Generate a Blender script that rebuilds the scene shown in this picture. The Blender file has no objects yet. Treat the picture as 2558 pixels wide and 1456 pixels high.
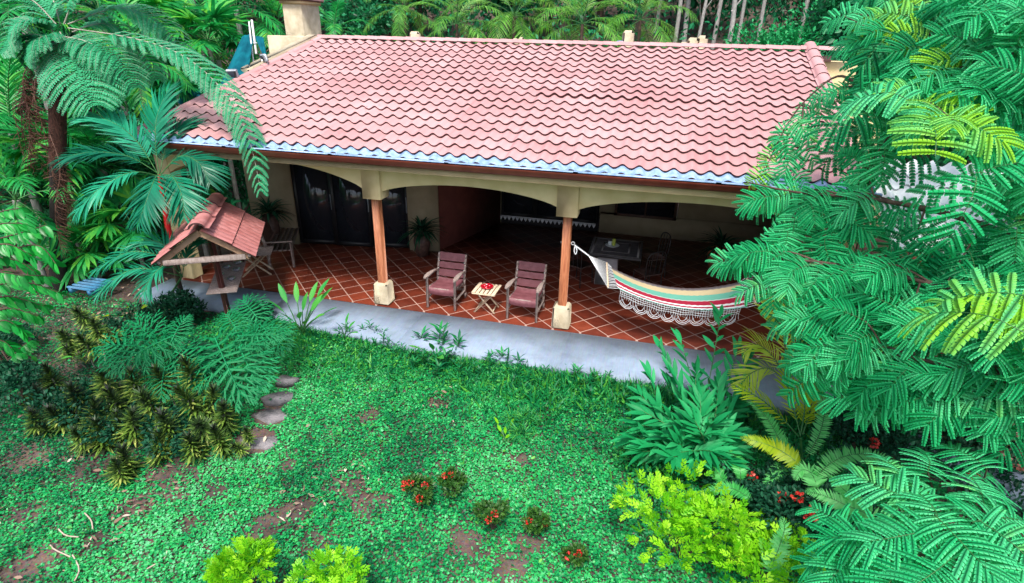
import bpy, math, random
import numpy as np
from mathutils import Vector, Matrix
R_ = math.radians
S = bpy.context.scene
COL = S.collection
rng = np.random.default_rng(11)
random.seed(5)

# ------------------------------------------------------------------ camera
CAMP = np.array([5.1661, -9.276, 4.9663])
CAMR = np.array([[0.96889795, 0.24657393, 0.02092964],
                 [-0.11974817, 0.39316199, 0.9116381],
                 [-0.21655745, 0.88579058, -0.41046062]])   # right, up, forward
FPX = 1395.489
cam_d = bpy.data.cameras.new('camera'); cam = bpy.data.objects.new('camera', cam_d); COL.objects.link(cam)
cam_d.sensor_width = 36; cam_d.lens = FPX / 2558 * 36; cam_d.clip_end = 500; cam_d.clip_start = .05
_r, _u, _f = CAMR
cam.matrix_world = Matrix(((_r[0], _u[0], -_f[0], CAMP[0]), (_r[1], _u[1], -_f[1], CAMP[1]), (_r[2], _u[2], -_f[2], CAMP[2]), (0, 0, 0, 1)))
S.camera = cam

def P(u, v, t):
    """survey helper: sight line through (u,v) of the photo, taken at depth t metres -> a world point"""
    d = np.array([(u - 1279) / FPX, -(v - 728) / FPX, 1.]) @ CAMR
    return CAMP + t * d

# ------------------------------------------------------------------ light
SUN_EL, SUN_AZ = 62, 172      # azimuth clockwise from +Y
w = bpy.data.worlds.new('World'); S.world = w; w.use_nodes = True
nt = w.node_tree; bg = nt.nodes['Background']
sky = nt.nodes.new('ShaderNodeTexSky'); sky.sky_type = 'NISHITA'; sky.sun_disc = False
sky.sun_elevation = R_(SUN_EL); sky.sun_rotation = R_(SUN_AZ); sky.air_density = 1.0; sky.dust_density = 4.0; sky.ozone_density = 1.0
nt.links.new(sky.outputs[0], bg.inputs[0]); bg.inputs[1].default_value = 0.13
sd = bpy.data.lights.new('sun', 'SUN'); sd.energy = 2.1; sd.angle = R_(11); sd.color = (1, .96, .9)
so = bpy.data.objects.new('sun', sd); COL.objects.link(so)
_e, _a = R_(SUN_EL), R_(SUN_AZ)
sdir = Vector((math.sin(_a) * math.cos(_e), math.cos(_a) * math.cos(_e), math.sin(_e)))
so.rotation_euler = sdir.to_track_quat('Z', 'Y').to_euler(); so.location = sdir * 30
vs = S.view_settings; vs.view_transform = 'Standard'; vs.look = 'None'; vs.exposure = 0.98; vs.gamma = 1; vs.use_curve_mapping = False
S.render.engine = 'CYCLES'
S.cycles.max_bounces = 6; S.cycles.diffuse_bounces = 3; S.cycles.transmission_bounces = 3; S.cycles.transparent_max_bounces = 4

# ------------------------------------------------------------------ mesh builder
def norm(a):
    a = np.asarray(a, float); return a / (np.linalg.norm(a) + 1e-12)
def frame(d, up=(0, 0, 1)):
    """3x3 with rows x (side), y (along d), z (normal near up)"""
    y = norm(d); z = np.asarray(up, float); z = z - y * np.dot(z, y)
    if np.linalg.norm(z) < 1e-4: z = np.array([1., 0, 0]) - y * y[0]
    z = norm(z); x = np.cross(y, z); return np.array([x, y, z])
def rotz(a):
    c, s = math.cos(a), math.sin(a); return np.array([[c, s, 0], [-s, c, 0], [0, 0, 1.]])   # rows: images of x,y,z

class MB:
    def __init__(self): self.V = []; self.F = {}; self.A = []; self.n = 0
    def add(self, v, f, a=None, m=0):
        v = np.asarray(v, float).reshape(-1, 3)
        if a is None: a = rng.random()
        for k, arr in (f.items() if isinstance(f, dict) else {None: f}.items()):
            if k is None:
                g = {}
                for t in arr: g.setdefault(len(t), []).append(t)
                for kk, l in g.items(): self.F.setdefault((kk, m), []).append(np.array(l, int) + self.n)
            else: self.F.setdefault((k, m), []).append(np.asarray(arr, int) + self.n)
        self.V.append(v); self.A.append(np.full(len(v), a) if np.isscalar(a) else np.asarray(a, float)); self.n += len(v)
    def mesh(self, name, mats, smooth=False):
        me = bpy.data.meshes.new(name)
        if not self.V: return me
        V = np.concatenate(self.V); A = np.concatenate(self.A)
        li = []; tot = []; mi = []
        for (k, m), l in self.F.items():
            arr = np.concatenate(l); li.append(arr.ravel()); tot.append(np.full(len(arr), k)); mi.append(np.full(len(arr), m))
        li = np.concatenate(li); tot = np.concatenate(tot); mi = np.concatenate(mi)
        me.vertices.add(len(V)); me.vertices.foreach_set('co', V.ravel().astype(np.float32))
        me.loops.add(len(li)); me.loops.foreach_set('vertex_index', li.astype(np.int32))
        me.polygons.add(len(tot)); st = np.concatenate([[0], np.cumsum(tot)[:-1]])
        me.polygons.foreach_set('loop_start', st.astype(np.int32)); me.polygons.foreach_set('loop_total', tot.astype(np.int32))
        for mm in (mats if isinstance(mats, (list, tuple)) else [mats]): me.materials.append(mm)
        me.polygons.foreach_set('material_index', mi.astype(np.int32))
        if smooth: me.polygons.foreach_set('use_smooth', np.ones(len(tot), bool))
        at = me.attributes.new('var', 'FLOAT', 'POINT'); at.data.foreach_set('value', A.astype(np.float32))
        me.update(calc_edges=True); me.validate()
        return me
    def build(self, name, mats, parent=None, smooth=False):
        o = bpy.data.objects.new(name, self.mesh(name, mats, smooth)); COL.objects.link(o)
        if parent is not None: o.parent = parent
        return o
    # shapes -------------------------------------------------
    def box(self, c, s, R=None, b=0.0, a=None, m=0, taper=1.0):
        c = np.asarray(c, float); hx, hy, hz = np.asarray(s, float) / 2
        b = min(b, hx * .9, hy * .9, hz * .9)
        if b <= 0:
            v = np.array([[x * hx * (taper if z > 0 else 1), y * hy * (taper if z > 0 else 1), z * hz] for z in (-1, 1) for y in (-1, 1) for x in (-1, 1)])
            f = [(0, 2, 3, 1), (4, 5, 7, 6), (0, 1, 5, 4), (2, 6, 7, 3), (0, 4, 6, 2), (1, 3, 7, 5)]
        else:
            v = []; idx = {}
            for sx in (-1, 1):
                for sy in (-1, 1):
                    for sz in (-1, 1):
                        tp = taper if sz > 0 else 1
                        for ax in range(3):
                            q = [sx * (hx * tp - b), sy * (hy * tp - b), sz * (hz - b)]; q[ax] = [sx * hx * tp, sy * hy * tp, sz * hz][ax]
                            idx[(sx, sy, sz, ax)] = len(v); v.append(q)
            f = []
            for ax in range(3):
                for s1 in (-1, 1):
                    o1, o2 = [k for k in range(3) if k != ax]; ring = []
                    for (p, q) in ((-1, -1), (1, -1), (1, 1), (-1, 1)):
                        k = [0, 0, 0]; k[ax] = s1; k[o1] = p; k[o2] = q; ring.append(idx[(*k, ax)])
                    f.append(tuple(ring))
            for ax in range(3):
                o1, o2 = [k for k in range(3) if k != ax]
                for p in (-1, 1):
                    for q in (-1, 1):
                        k1 = [0, 0, 0]; k1[o1] = p; k1[o2] = q; k1[ax] = -1; k2 = list(k1); k2[ax] = 1
                        f.append((idx[(*k1, o1)], idx[(*k2, o1)], idx[(*k2, o2)], idx[(*k1, o2)]))
            for sx in (-1, 1):
                for sy in (-1, 1):
                    for sz in (-1, 1): f.append(tuple(idx[(sx, sy, sz, ax)] for ax in range(3)))
            v = np.array(v)
        if R is not None: v = v @ np.asarray(R)
        self.add(v + c, f, a, m)
    def bar(self, p, q, wx, wz, b=0.0, up=(0, 0, 1), a=None, m=0):
        """box from p to q: wx across, wz along the 'up' side"""
        p = np.asarray(p, float); q = np.asarray(q, float); Fm = frame(q - p, up)
        self.box((p + q) / 2, (wx, np.linalg.norm(q - p), wz), Fm, b, a, m)
    def tube(self, pts, rad, n=6, a=None, m=0, cap=True):
        pts = np.asarray(pts, float); k = len(pts)
        rad = np.full(k, rad) if np.isscalar(rad) else np.interp(np.linspace(0, 1, k), np.linspace(0, 1, len(rad)), rad)
        T = np.gradient(pts, axis=0); T /= np.linalg.norm(T, axis=1)[:, None] + 1e-12
        ref = np.array([0, 0, 1.]) if abs(T[0][2]) < .9 else np.array([1., 0, 0])
        V = []; x = norm(np.cross(T[0], ref))
        for i in range(k):
            x = norm(x - T[i] * np.dot(x, T[i])); y = np.cross(T[i], x)
            th = np.linspace(0, 2 * math.pi, n, endpoint=False)
            V.append(pts[i] + rad[i] * (np.cos(th)[:, None] * x + np.sin(th)[:, None] * y))
        i = np.arange(k - 1)[:, None] * n; j = np.arange(n)[None]; j2 = (j + 1) % n
        f = np.stack([i + j, i + j2, i + n + j2, i + n + j], -1).reshape(-1, 4)
        self.add(np.concatenate(V), {4: f}, a, m)
        if cap and n > 2:
            self.add(V[0], {n: [list(range(n))[::-1]]}, a, m); self.add(V[-1], {n: [list(range(n))]}, a, m)
    def lathe(self, prof, c=(0, 0, 0), n=16, a=None, m=0):
        th = np.linspace(0, 2 * math.pi, n, endpoint=False); V = []
        for r, z in prof: V.append(np.stack([r * np.cos(th), r * np.sin(th), np.full(n, z)], 1))
        k = len(prof); i = np.arange(k - 1)[:, None] * n; j = np.arange(n)[None]; j2 = (j + 1) % n
        f = np.stack([i + j, i + j2, i + n + j2, i + n + j], -1).reshape(-1, 4)
        self.add(np.concatenate(V) + np.asarray(c, float), {4: f}, a, m)
    def grid(self, V, a=None, m=0):
        """V: (r,c,3)"""
        r, c = V.shape[:2]; i = np.arange(r - 1)[:, None] * c; j = np.arange(c - 1)[None]
        f = np.stack([i + j, i + j + 1, i + c + j + 1, i + c + j], -1).reshape(-1, 4)
        self.add(V.reshape(-1, 3), {4: f}, a, m)
    def prism(self, poly, ax, lo, hi, a=None, m=0):
        """extrude a 2D polygon along axis ax"""
        k = len(poly); o = [q for q in range(3) if q != ax]; V = np.zeros((2 * k, 3))
        for s_, h in ((0, lo), (1, hi)):
            V[s_ * k:(s_ + 1) * k, o[0]] = [p[0] for p in poly]; V[s_ * k:(s_ + 1) * k, o[1]] = [p[1] for p in poly]; V[s_ * k:(s_ + 1) * k, ax] = h
        f = [tuple(range(k))[::-1], tuple(range(k, 2 * k))] + [(i, (i + 1) % k, (i + 1) % k + k, i + k) for i in range(k)]
        self.add(V, f, a, m)

def tag(o, label=None, cat=None, group=None, kind=None):
    if label: o['label'] = label
    if cat: o['category'] = cat
    if group: o['group'] = group
    if kind: o['kind'] = kind
    return o
def empty(name, loc=(0, 0, 0), label=None, cat=None, group=None):
    o = bpy.data.objects.new(name, None); COL.objects.link(o); o.location = tuple(float(x) for x in loc); o.empty_display_size = .2
    return tag(o, label, cat, group)
def children(o): return [c for c in bpy.data.objects if c.parent == o]
def copy_tree(o, loc=None, rz=0.0, sc=1.0, label=None, group=None, parent=None):
    kids = children(o)
    c = o.copy(); COL.objects.link(c); c.parent = parent
    if loc is not None: c.location = tuple(float(x) for x in loc); c.rotation_euler = (0, 0, rz); c.scale = (sc, sc, sc)
    if label: c['label'] = label
    if group: c['group'] = group
    for ch in kids: copy_tree(ch, parent=c)
    return c

# ------------------------------------------------------------------ materials
def mk(name):
    m = bpy.data.materials.new(name); m.use_nodes = True; return m, m.node_tree, m.node_tree.nodes['Principled BSDF']
def mat(name, col, col2=None, scale=6.0, rough=.7, bump=0.0, bscale=40.0, var=0.0, spec=.5, metal=0.0, detail=6, stretch=None, contrast=(.35, .65)):
    """noise blend of two colours, optional bump, optional brightness jitter from the 'var' attribute"""
    m, t, b = mk(name); N, L = t.nodes, t.links
    tc = N.new('ShaderNodeTexCoord'); mp = N.new('ShaderNodeMapping'); L.new(tc.outputs['Object'], mp.inputs[0])
    if stretch: mp.inputs['Scale'].default_value = stretch
    nz = N.new('ShaderNodeTexNoise'); nz.inputs['Scale'].default_value = scale; nz.inputs['Detail'].default_value = detail; L.new(mp.outputs[0], nz.inputs['Vector'])
    cr = N.new('ShaderNodeValToRGB'); cr.color_ramp.elements[0].position, cr.color_ramp.elements[1].position = contrast
    cr.color_ramp.elements[0].color = (*col, 1); cr.color_ramp.elements[1].color = (*(col2 or col), 1); L.new(nz.outputs[0], cr.inputs[0])
    out = cr.outputs[0]
    if var:
        at = N.new('ShaderNodeAttribute'); at.attribute_name = 'var'
        mr = N.new('ShaderNodeMapRange'); mr.inputs[3].default_value = 1 - var; mr.inputs[4].default_value = 1 + var; L.new(at.outputs['Fac'], mr.inputs[0])
        hs = N.new('ShaderNodeHueSaturation'); L.new(mr.outputs[0], hs.inputs['Value']); L.new(out, hs.inputs['Color']); out = hs.outputs[0]
    L.new(out, b.inputs['Base Color']); b.inputs['Roughness'].default_value = rough; b.inputs['Metallic'].default_value = metal
    b.inputs['Specular IOR Level'].default_value = spec
    if bump:
        n2 = N.new('ShaderNodeTexNoise'); n2.inputs['Scale'].default_value = bscale; n2.inputs['Detail'].default_value = 5; L.new(mp.outputs[0], n2.inputs['Vector'])
        bp = N.new('ShaderNodeBump'); bp.inputs['Strength'].default_value = bump; bp.inputs['Distance'].default_value = .02; L.new(n2.outputs[0], bp.inputs['Height']); L.new(bp.outputs[0], b.inputs['Normal'])
    return m
def leafmat(name, cols, rough=.45, trans=.3, spec=.35, nscale=3.0):
    """leaf: colour picked per leaf by 'var' through a ramp, slight translucency"""
    m, t, b = mk(name); N, L = t.nodes, t.links
    at = N.new('ShaderNodeAttribute'); at.attribute_name = 'var'
    tc = N.new('ShaderNodeTexCoord'); nz = N.new('ShaderNodeTexNoise'); nz.inputs['Scale'].default_value = nscale; nz.inputs['Detail'].default_value = 3; L.new(tc.outputs['Object'], nz.inputs['Vector'])
    ad = N.new('ShaderNodeMath'); ad.operation = 'MULTIPLY_ADD'; ad.inputs[1].default_value = .5; L.new(nz.outputs[0], ad.inputs[0]); L.new(at.outputs['Fac'], ad.inputs[2])
    sb = N.new('ShaderNodeMath'); sb.operation = 'SUBTRACT'; sb.inputs[1].default_value = .25; L.new(ad.outputs[0], sb.inputs[0])
    cr = N.new('ShaderNodeValToRGB'); e = cr.color_ramp.elements
    for i, c in enumerate(cols):
        p = i / max(1, len(cols) - 1)
        el = e[i] if i < 2 and i < len(e) else e.new(p)
        el.position = p; el.color = (*c, 1)
    L.new(sb.outputs[0], cr.inputs[0]); L.new(cr.outputs[0], b.inputs['Base Color'])
    b.inputs['Roughness'].default_value = rough; b.inputs['Specular IOR Level'].default_value = spec
    if trans:
        tr = N.new('ShaderNodeBsdfTranslucent'); mx = N.new('ShaderNodeMixShader'); mx.inputs[0].default_value = trans
        hs = N.new('ShaderNodeHueSaturation'); hs.inputs['Value'].default_value = 1.3; hs.inputs['Hue'].default_value = .49; L.new(cr.outputs[0], hs.inputs['Color']); L.new(hs.outputs[0], tr.inputs[0])
        o = N['Material Output']; L.new(b.outputs[0], mx.inputs[1]); L.new(tr.outputs[0], mx.inputs[2]); L.new(mx.outputs[0], o.inputs[0])
    return m
M = {}
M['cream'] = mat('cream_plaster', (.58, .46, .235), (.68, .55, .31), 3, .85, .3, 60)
M['tan'] = mat('shaded_cream_plaster', (.27, .22, .14), (.33, .27, .18), 3, .9, .2, 40)  # cream wall plaster, darkened so the terrace shade is in its colour
M['stucco'] = mat('weathered_stucco', (.40, .34, .23), (.54, .47, .34), 5, .9, .5, 35, detail=9)
M['wood_post'] = mat('orange_wood', (.33, .10, .042), (.50, .19, .085), 8, .55, .2, 30, stretch=(6, 6, .6))
M['grey_wood'] = mat('weathered_wood', (.24, .18, .16), (.38, .31, .28), 12, .8, .3, 60, stretch=(3, 3, 1))
M['pale_wood'] = mat('pale_teak', (.55, .42, .28), (.70, .58, .42), 15, .7, .2, 60)
M['sling'] = mat('maroon_leather', (.15, .045, .055), (.21, .075, .09), 9, .55, .35, 30, var=.12)
M['dark_wood'] = mat('dark_wood', (.06, .03, .025), (.11, .06, .045), 12, .6, .2, 40)
M['brown_metal'] = mat('brown_gutter_paint', (.17, .032, .022), (.22, .048, .032), 5, .4, .05, 20)
M['chim_cap'] = mat('purple_brown_cap', (.10, .045, .05), (.16, .075, .08), 9, .7, .3, 40)
M['blue_flash'] = mat('pale_blue_flashing', (.20, .32, .54), (.36, .50, .74), 12, .35, .25, 25)
M['white_tile'] = mat('white_glazed_tile', (.62, .68, .68), (.82, .85, .85), 5, .25, .1, 20)
M['concrete'] = None
M['glass'] = None
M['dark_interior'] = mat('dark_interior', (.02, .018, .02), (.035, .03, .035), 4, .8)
M['red_wall'] = mat('maroon_wall', (.12, .028, .022), (.16, .04, .03), 4, .8, .1, 30)
M['ceiling'] = mat('timber_ceiling', (.07, .035, .02), (.10, .05, .03), 6, .7, stretch=(1, 8, 1))
M['teal'] = mat('teal_tarp', (.001, .07, .105), (.003, .13, .17), 4, .8, .3, 15, spec=.1)
M['white_metal'] = mat('white_metal', (.7, .72, .75), None, 5, .35)
M['grey_metal'] = mat('grey_metal', (.26, .29, .33), (.4, .43, .47), 9, .4, metal=.4)
M['black'] = mat('black_metal', (.012, .012, .014), (.02, .02, .022), 5, .4)
M['rope'] = mat('white_rope', (.72, .74, .78), (.85, .86, .88), 30, .85)
def roofmat(name, c1, c2, cst):
    m, t, b = mk(name); N, L = t.nodes, t.links
    tc = N.new('ShaderNodeTexCoord'); nz = N.new('ShaderNodeTexNoise'); nz.inputs['Scale'].default_value = .9; nz.inputs['Detail'].default_value = 7; L.new(tc.outputs['Object'], nz.inputs['Vector'])
    at = N.new('ShaderNodeAttribute'); at.attribute_name = 'var'
    ad = N.new('ShaderNodeMath'); ad.operation = 'MULTIPLY_ADD'; ad.inputs[1].default_value = .5; L.new(at.outputs['Fac'], ad.inputs[0]); L.new(nz.outputs[0], ad.inputs[2]); ad.inputs[1].default_value = .22
    cr = N.new('ShaderNodeValToRGB'); cr.color_ramp.elements[0].position = .35; cr.color_ramp.elements[1].position = .95
    cr.color_ramp.elements[0].color = (*c1, 1); cr.color_ramp.elements[1].color = (*c2, 1); L.new(ad.outputs[0], cr.inputs[0])
    # small dark stains and streaks
    mp = N.new('ShaderNodeMapping'); mp.inputs['Scale'].default_value = (1.6, .8, .8); L.new(tc.outputs['Object'], mp.inputs[0])
    n2 = N.new('ShaderNodeTexNoise'); n2.inputs['Scale'].default_value = 5; n2.inputs['Detail'].default_value = 8; n2.inputs['Roughness'].default_value = .7; L.new(mp.outputs[0], n2.inputs['Vector'])
    r2 = N.new('ShaderNodeValToRGB'); r2.color_ramp.elements[0].position = .60; r2.color_ramp.elements[1].position = .74; L.new(n2.outputs[0], r2.inputs[0])
    mx = N.new('ShaderNodeMix'); mx.data_type = 'RGBA'; L.new(cr.outputs[0], mx.inputs[6]); mx.inputs[7].default_value = (*cst, 1)
    ml = N.new('ShaderNodeMath'); ml.operation = 'MULTIPLY'; ml.inputs[1].default_value = .5; L.new(r2.outputs[0], ml.inputs[0]); L.new(ml.outputs[0], mx.inputs[0])
    L.new(mx.outputs[2], b.inputs['Base Color']); b.inputs['Roughness'].default_value = .6; b.inputs['Specular IOR Level'].default_value = .3
    n3 = N.new('ShaderNodeTexNoise'); n3.inputs['Scale'].default_value = 120; bp = N.new('ShaderNodeBump'); bp.inputs['Strength'].default_value = .08; L.new(n3.outputs[0], bp.inputs['Height']); L.new(bp.outputs[0], b.inputs['Normal'])
    return m
M['roof'] = roofmat('faded_terracotta_metal', (.44, .225, .225), (.58, .345, .345), (.15, .07, .07))
M['roof_edge'] = mat('dark_tile_edge', (.045, .015, .017), (.07, .025, .025), 20, .8)
M['feeder_tile'] = mat('feeder_tile', (.40, .14, .13), (.52, .22, .21), 6, .5, .1, 50, var=.1)
def concrete():
    m, t, b = mk('blue_grey_concrete'); N, L = t.nodes, t.links
    tc = N.new('ShaderNodeTexCoord'); nz = N.new('ShaderNodeTexNoise'); nz.inputs['Scale'].default_value = 1.6; nz.inputs['Detail'].default_value = 9; nz.inputs['Roughness'].default_value = .65; L.new(tc.outputs['Object'], nz.inputs['Vector'])
    cr = N.new('ShaderNodeValToRGB'); e = cr.color_ramp.elements; e[0].position = .3; e[0].color = (.19, .25, .34, 1); e[1].position = .7; e[1].color = (.28, .36, .47, 1); L.new(nz.outputs[0], cr.inputs[0])
    n2 = N.new('ShaderNodeTexNoise'); n2.inputs['Scale'].default_value = 60; n2.inputs['Detail'].default_value = 3; mp = N.new('ShaderNodeMapping'); mp.inputs['Scale'].default_value = (1, .08, 1); mp.inputs['Rotation'].default_value = (0, 0, .3); L.new(tc.outputs['Object'], mp.inputs[0]); L.new(mp.outputs[0], n2.inputs['Vector'])
    mx = N.new('ShaderNodeMix'); mx.data_type = 'RGBA'; mx.blend_type = 'OVERLAY'; mx.inputs[0].default_value = .22; L.new(cr.outputs[0], mx.inputs[6]); L.new(n2.outputs[1], mx.inputs[7])
    n4 = N.new('ShaderNodeTexNoise'); n4.inputs['Scale'].default_value = 2.6; n4.inputs['Detail'].default_value = 10; n4.inputs['Roughness'].default_value = .72; L.new(tc.outputs['Object'], n4.inputs['Vector'])
    r4 = N.new('ShaderNodeValToRGB'); r4.color_ramp.elements[0].position = .50; r4.color_ramp.elements[1].position = .72; r4.color_ramp.elements[1].color = (.35, .35, .35, 1); L.new(n4.outputs[0], r4.inputs[0])
    m4 = N.new('ShaderNodeMix'); m4.data_type = 'RGBA'; L.new(r4.outputs[0], m4.inputs[0]); L.new(mx.outputs[2], m4.inputs[6]); m4.inputs[7].default_value = (.085, .10, .10, 1)
    L.new(m4.outputs[2], b.inputs['Base Color']); b.inputs['Roughness'].default_value = .75
    bp = N.new('ShaderNodeBump'); bp.inputs['Strength'].default_value = .25; bp.inputs['Distance'].default_value = .01; L.new(n2.outputs[0], bp.inputs['Height']); L.new(bp.outputs[0], b.inputs['Normal'])
    return m
M['concrete'] = concrete()
def floormat():
    """terracotta squares laid on the diagonal with pale joints"""
    m, t, b = mk('terracotta_floor'); N, L = t.nodes, t.links
    tc = N.new('ShaderNodeTexCoord'); sx = N.new('ShaderNodeSeparateXYZ'); L.new(tc.outputs['Object'], sx.inputs[0])
    def mth(op, a, bb, c=None):
        n = N.new('ShaderNodeMath'); n.operation = op
        for i, q in enumerate((a, bb, c)):
            if q is None: continue
            if isinstance(q, (int, float)): n.inputs[i].default_value = q
            else: L.new(q, n.inputs[i])
        return n.outputs[0]
    D = .5215; y0 = .27
    yy = mth('SUBTRACT', sx.outputs[1], y0); xx = mth('SUBTRACT', sx.outputs[0], .84)
    u = mth('DIVIDE', mth('ADD', xx, yy), D); v = mth('DIVIDE', mth('SUBTRACT', xx, yy), D)
    def edge(q):
        fr = mth('FRACT', q, 0); d = mth('ABSOLUTE', mth('SUBTRACT', fr, .5), 0); return mth('SUBTRACT', .5, d)
    ed = mth('MINIMUM', edge(u), edge(v))
    gr = N.new('ShaderNodeMapRange'); gr.inputs[1].default_value = .020; gr.inputs[2].default_value = .032; L.new(ed, gr.inputs[0])
    cb = N.new('ShaderNodeCombineXYZ'); L.new(mth('FLOOR', u, 0), cb.inputs[0]); L.new(mth('FLOOR', v, 0), cb.inputs[1])
    wn = N.new('ShaderNodeTexWhiteNoise'); wn.noise_dimensions = '3D'; L.new(cb.outputs[0], wn.inputs[0])
    cr = N.new('ShaderNodeValToRGB'); e = cr.color_ramp.elements; e[0].color = (.12, .022, .012, 1); e[1].color = (.23, .045, .022, 1); L.new(wn.outputs[0], cr.inputs[0])
    nz = N.new('ShaderNodeTexNoise'); nz.inputs['Scale'].default_value = 7; nz.inputs['Detail'].default_value = 6; L.new(tc.outputs['Object'], nz.inputs['Vector'])
    ov = N.new('ShaderNodeMix'); ov.data_type = 'RGBA'; ov.blend_type = 'OVERLAY'; ov.inputs[0].default_value = .45; L.new(cr.outputs[0], ov.inputs[6]); L.new(nz.outputs[0], ov.inputs[7])
    mx = N.new('ShaderNodeMix'); mx.data_type = 'RGBA'; L.new(gr.outputs[0], mx.inputs[0]); mx.inputs[6].default_value = (.50, .33, .27, 1); L.new(ov.outputs[2], mx.inputs[7])
    L.new(mx.outputs[2], b.inputs['Base Color']); b.inputs['Roughness'].default_value = .38; b.inputs['Specular IOR Level'].default_value = .3
    bp = N.new('ShaderNodeBump'); bp.inputs['Strength'].default_value = .4; bp.inputs['Distance'].default_value = .006; L.new(gr.outputs[0], bp.inputs['Height']); L.new(bp.outputs[0], b.inputs['Normal'])
    return m
M['floor'] = floormat()
def glassmat():
    m, t, b = mk('dark_glass'); b.inputs['Base Color'].default_value = (.02, .022, .03, 1); b.inputs['Roughness'].default_value = .06; b.inputs['Specular IOR Level'].default_value = .6
    return m
M['glass'] = glassmat()
def flat(name, c, rough=.6, **k): return mat(name, c, tuple(min(1, x * 1.2) for x in c), 10, rough, **k)
# ------------------------------------------------------------------ terrain
def gz(x, y):
    """ground height"""
    x = np.asarray(x, float); y = np.asarray(y, float)
    z = np.where(y > -1.3, -.2, -.2 + .13 * (y + 1.3))
    z = z - .05 * np.clip(x - 6, 0, 4) * (y < 0)
    z = z + np.clip(y - 8.5, 0, 8) * .55 + np.clip(y - 16.5, 0, 40) * .32        # bank and hill behind
    z = z + np.clip(-8.5 - x, 0, 40) * .28 + np.clip(x - 17, 0, 40) * .3
    return z + .03 * np.sin(x * 1.7 + y * .9) * (y < -1.6) + .02 * np.sin(y * 3.1 - x * 1.1) * (y < -1.6)
def soilmat():
    m, t, b = mk('garden_soil'); N, L = t.nodes, t.links
    tc = N.new('ShaderNodeTexCoord'); nz = N.new('ShaderNodeTexNoise'); nz.inputs['Scale'].default_value = 1.3; nz.inputs['Detail'].default_value = 10; nz.inputs['Roughness'].default_value = .7; L.new(tc.outputs['Object'], nz.inputs['Vector'])
    cr = N.new('ShaderNodeValToRGB'); e = cr.color_ramp.elements; e[0].position = .3; e[0].color = (.018, .013, .011, 1); e[1].position = .72; e[1].color = (.15, .105, .085, 1); L.new(nz.outputs[0], cr.inputs[0])
    vo = N.new('ShaderNodeTexVoronoi'); vo.inputs['Scale'].default_value = 45; L.new(tc.outputs['Object'], vo.inputs['Vector'])
    mx = N.new('ShaderNodeMix'); mx.data_type = 'RGBA'; mx.blend_type = 'OVERLAY'; mx.inputs[0].default_value = .35; L.new(cr.outputs[0], mx.inputs[6]); L.new(vo.outputs['Color'], mx.inputs[7])
    L.new(mx.outputs[2], b.inputs['Base Color']); b.inputs['Roughness'].default_value = .95
    bp = N.new('ShaderNodeBump'); bp.inputs['Strength'].default_value = .8; bp.inputs['Distance'].default_value = .03; L.new(nz.outputs[0], bp.inputs['Height']); L.new(bp.outputs[0], b.inputs['Normal'])
    return m
M['soil'] = soilmat()
b = MB()
xs = np.concatenate([np.linspace(-120, -12, 28), np.linspace(-11, 16, 110), np.linspace(18, 120, 26)]); ys = np.concatenate([np.linspace(-60, -12, 10), np.linspace(-11, 14, 100), np.linspace(15, 110, 40)])
X, Y = np.meshgrid(xs, ys); Z = gz(X, Y)
b.grid(np.stack([X, Y, Z], -1), a=.5)
tag(b.build('ground', M['soil'], smooth=True), kind='structure')

# tiled terrace floor, slab under it, walkway with joints
b = MB()
pts = [(-4.7, 0.0), (8.55, 0.0), (8.62, -.9), (10.1, -2.0), (13.5, -3.4), (13.5, 6.3), (-4.7, 6.3)]
b.prism(pts, 2, -.35, 0.0, a=.5)
tag(b.build('terrace_floor', M['floor']), kind='structure')
b = MB()
jx = [-4.9, -1.9, 1.1, 4.05, 8.5]
fr = lambda x: -1.28 + .0 * x if x > 1 else (-1.28 + (1 - x) * .10 if x > -3.2 else -.86)
for i in range(len(jx) - 1):
    x0, x1 = jx[i] + .003, jx[i + 1] - .003
    k = 6; xx = np.linspace(x0, x1, k)
    poly = [(x, fr(x)) for x in xx] + [(x1, -.012), (x0, -.012)]
    b.prism(poly, 2, -.30, -.028 - .001 * (i % 2), a=.5)
b.prism([(8.51, -.012), (8.51, -1.28), (9.9, -2.45), (13.5, -3.9), (13.5, -3.42), (10.1, -2.02), (8.6, -.93)][::-1], 2, -.30, -.03, a=.5)
tag(b.build('walkway', M['concrete']), kind='structure')
b = MB()
b.box((3.5, -.006, -.05), (13, .010, .06), a=.5)
tag(b.build('floor_joint', flat('dark_joint', (.05, .055, .065))), kind='structure')

# ------------------------------------------------------------------ house
house = empty('house', (0, 0, 0), 'single storey cream house with pink tiled roof above an arched open terrace', 'house')
def hp(mb, name, m, parent=house, smooth=False, label=None):
    o = mb.build(name, m, parent, smooth)
    if label: o['label'] = label
    return o
E_Y, E_Z, R_Y, R_Z = -.3755, 3.130, 4.852, 4.882
SL = (R_Z - E_Z) / (R_Y - E_Y); LEN = math.hypot(R_Y - E_Y, R_Z - E_Z); DV = np.array([0, (R_Y - E_Y) / LEN, (R_Z - E_Z) / LEN]); NV = np.array([0, -DV[2], DV[1]])
EO = np.array([0, E_Y, E_Z])
def rp(x, s, h=0.0): return np.array([x, 0, 0]) + EO + DV * s + NV * h
def xleft(s): return -4.56 + 1.12 * s / LEN
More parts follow.
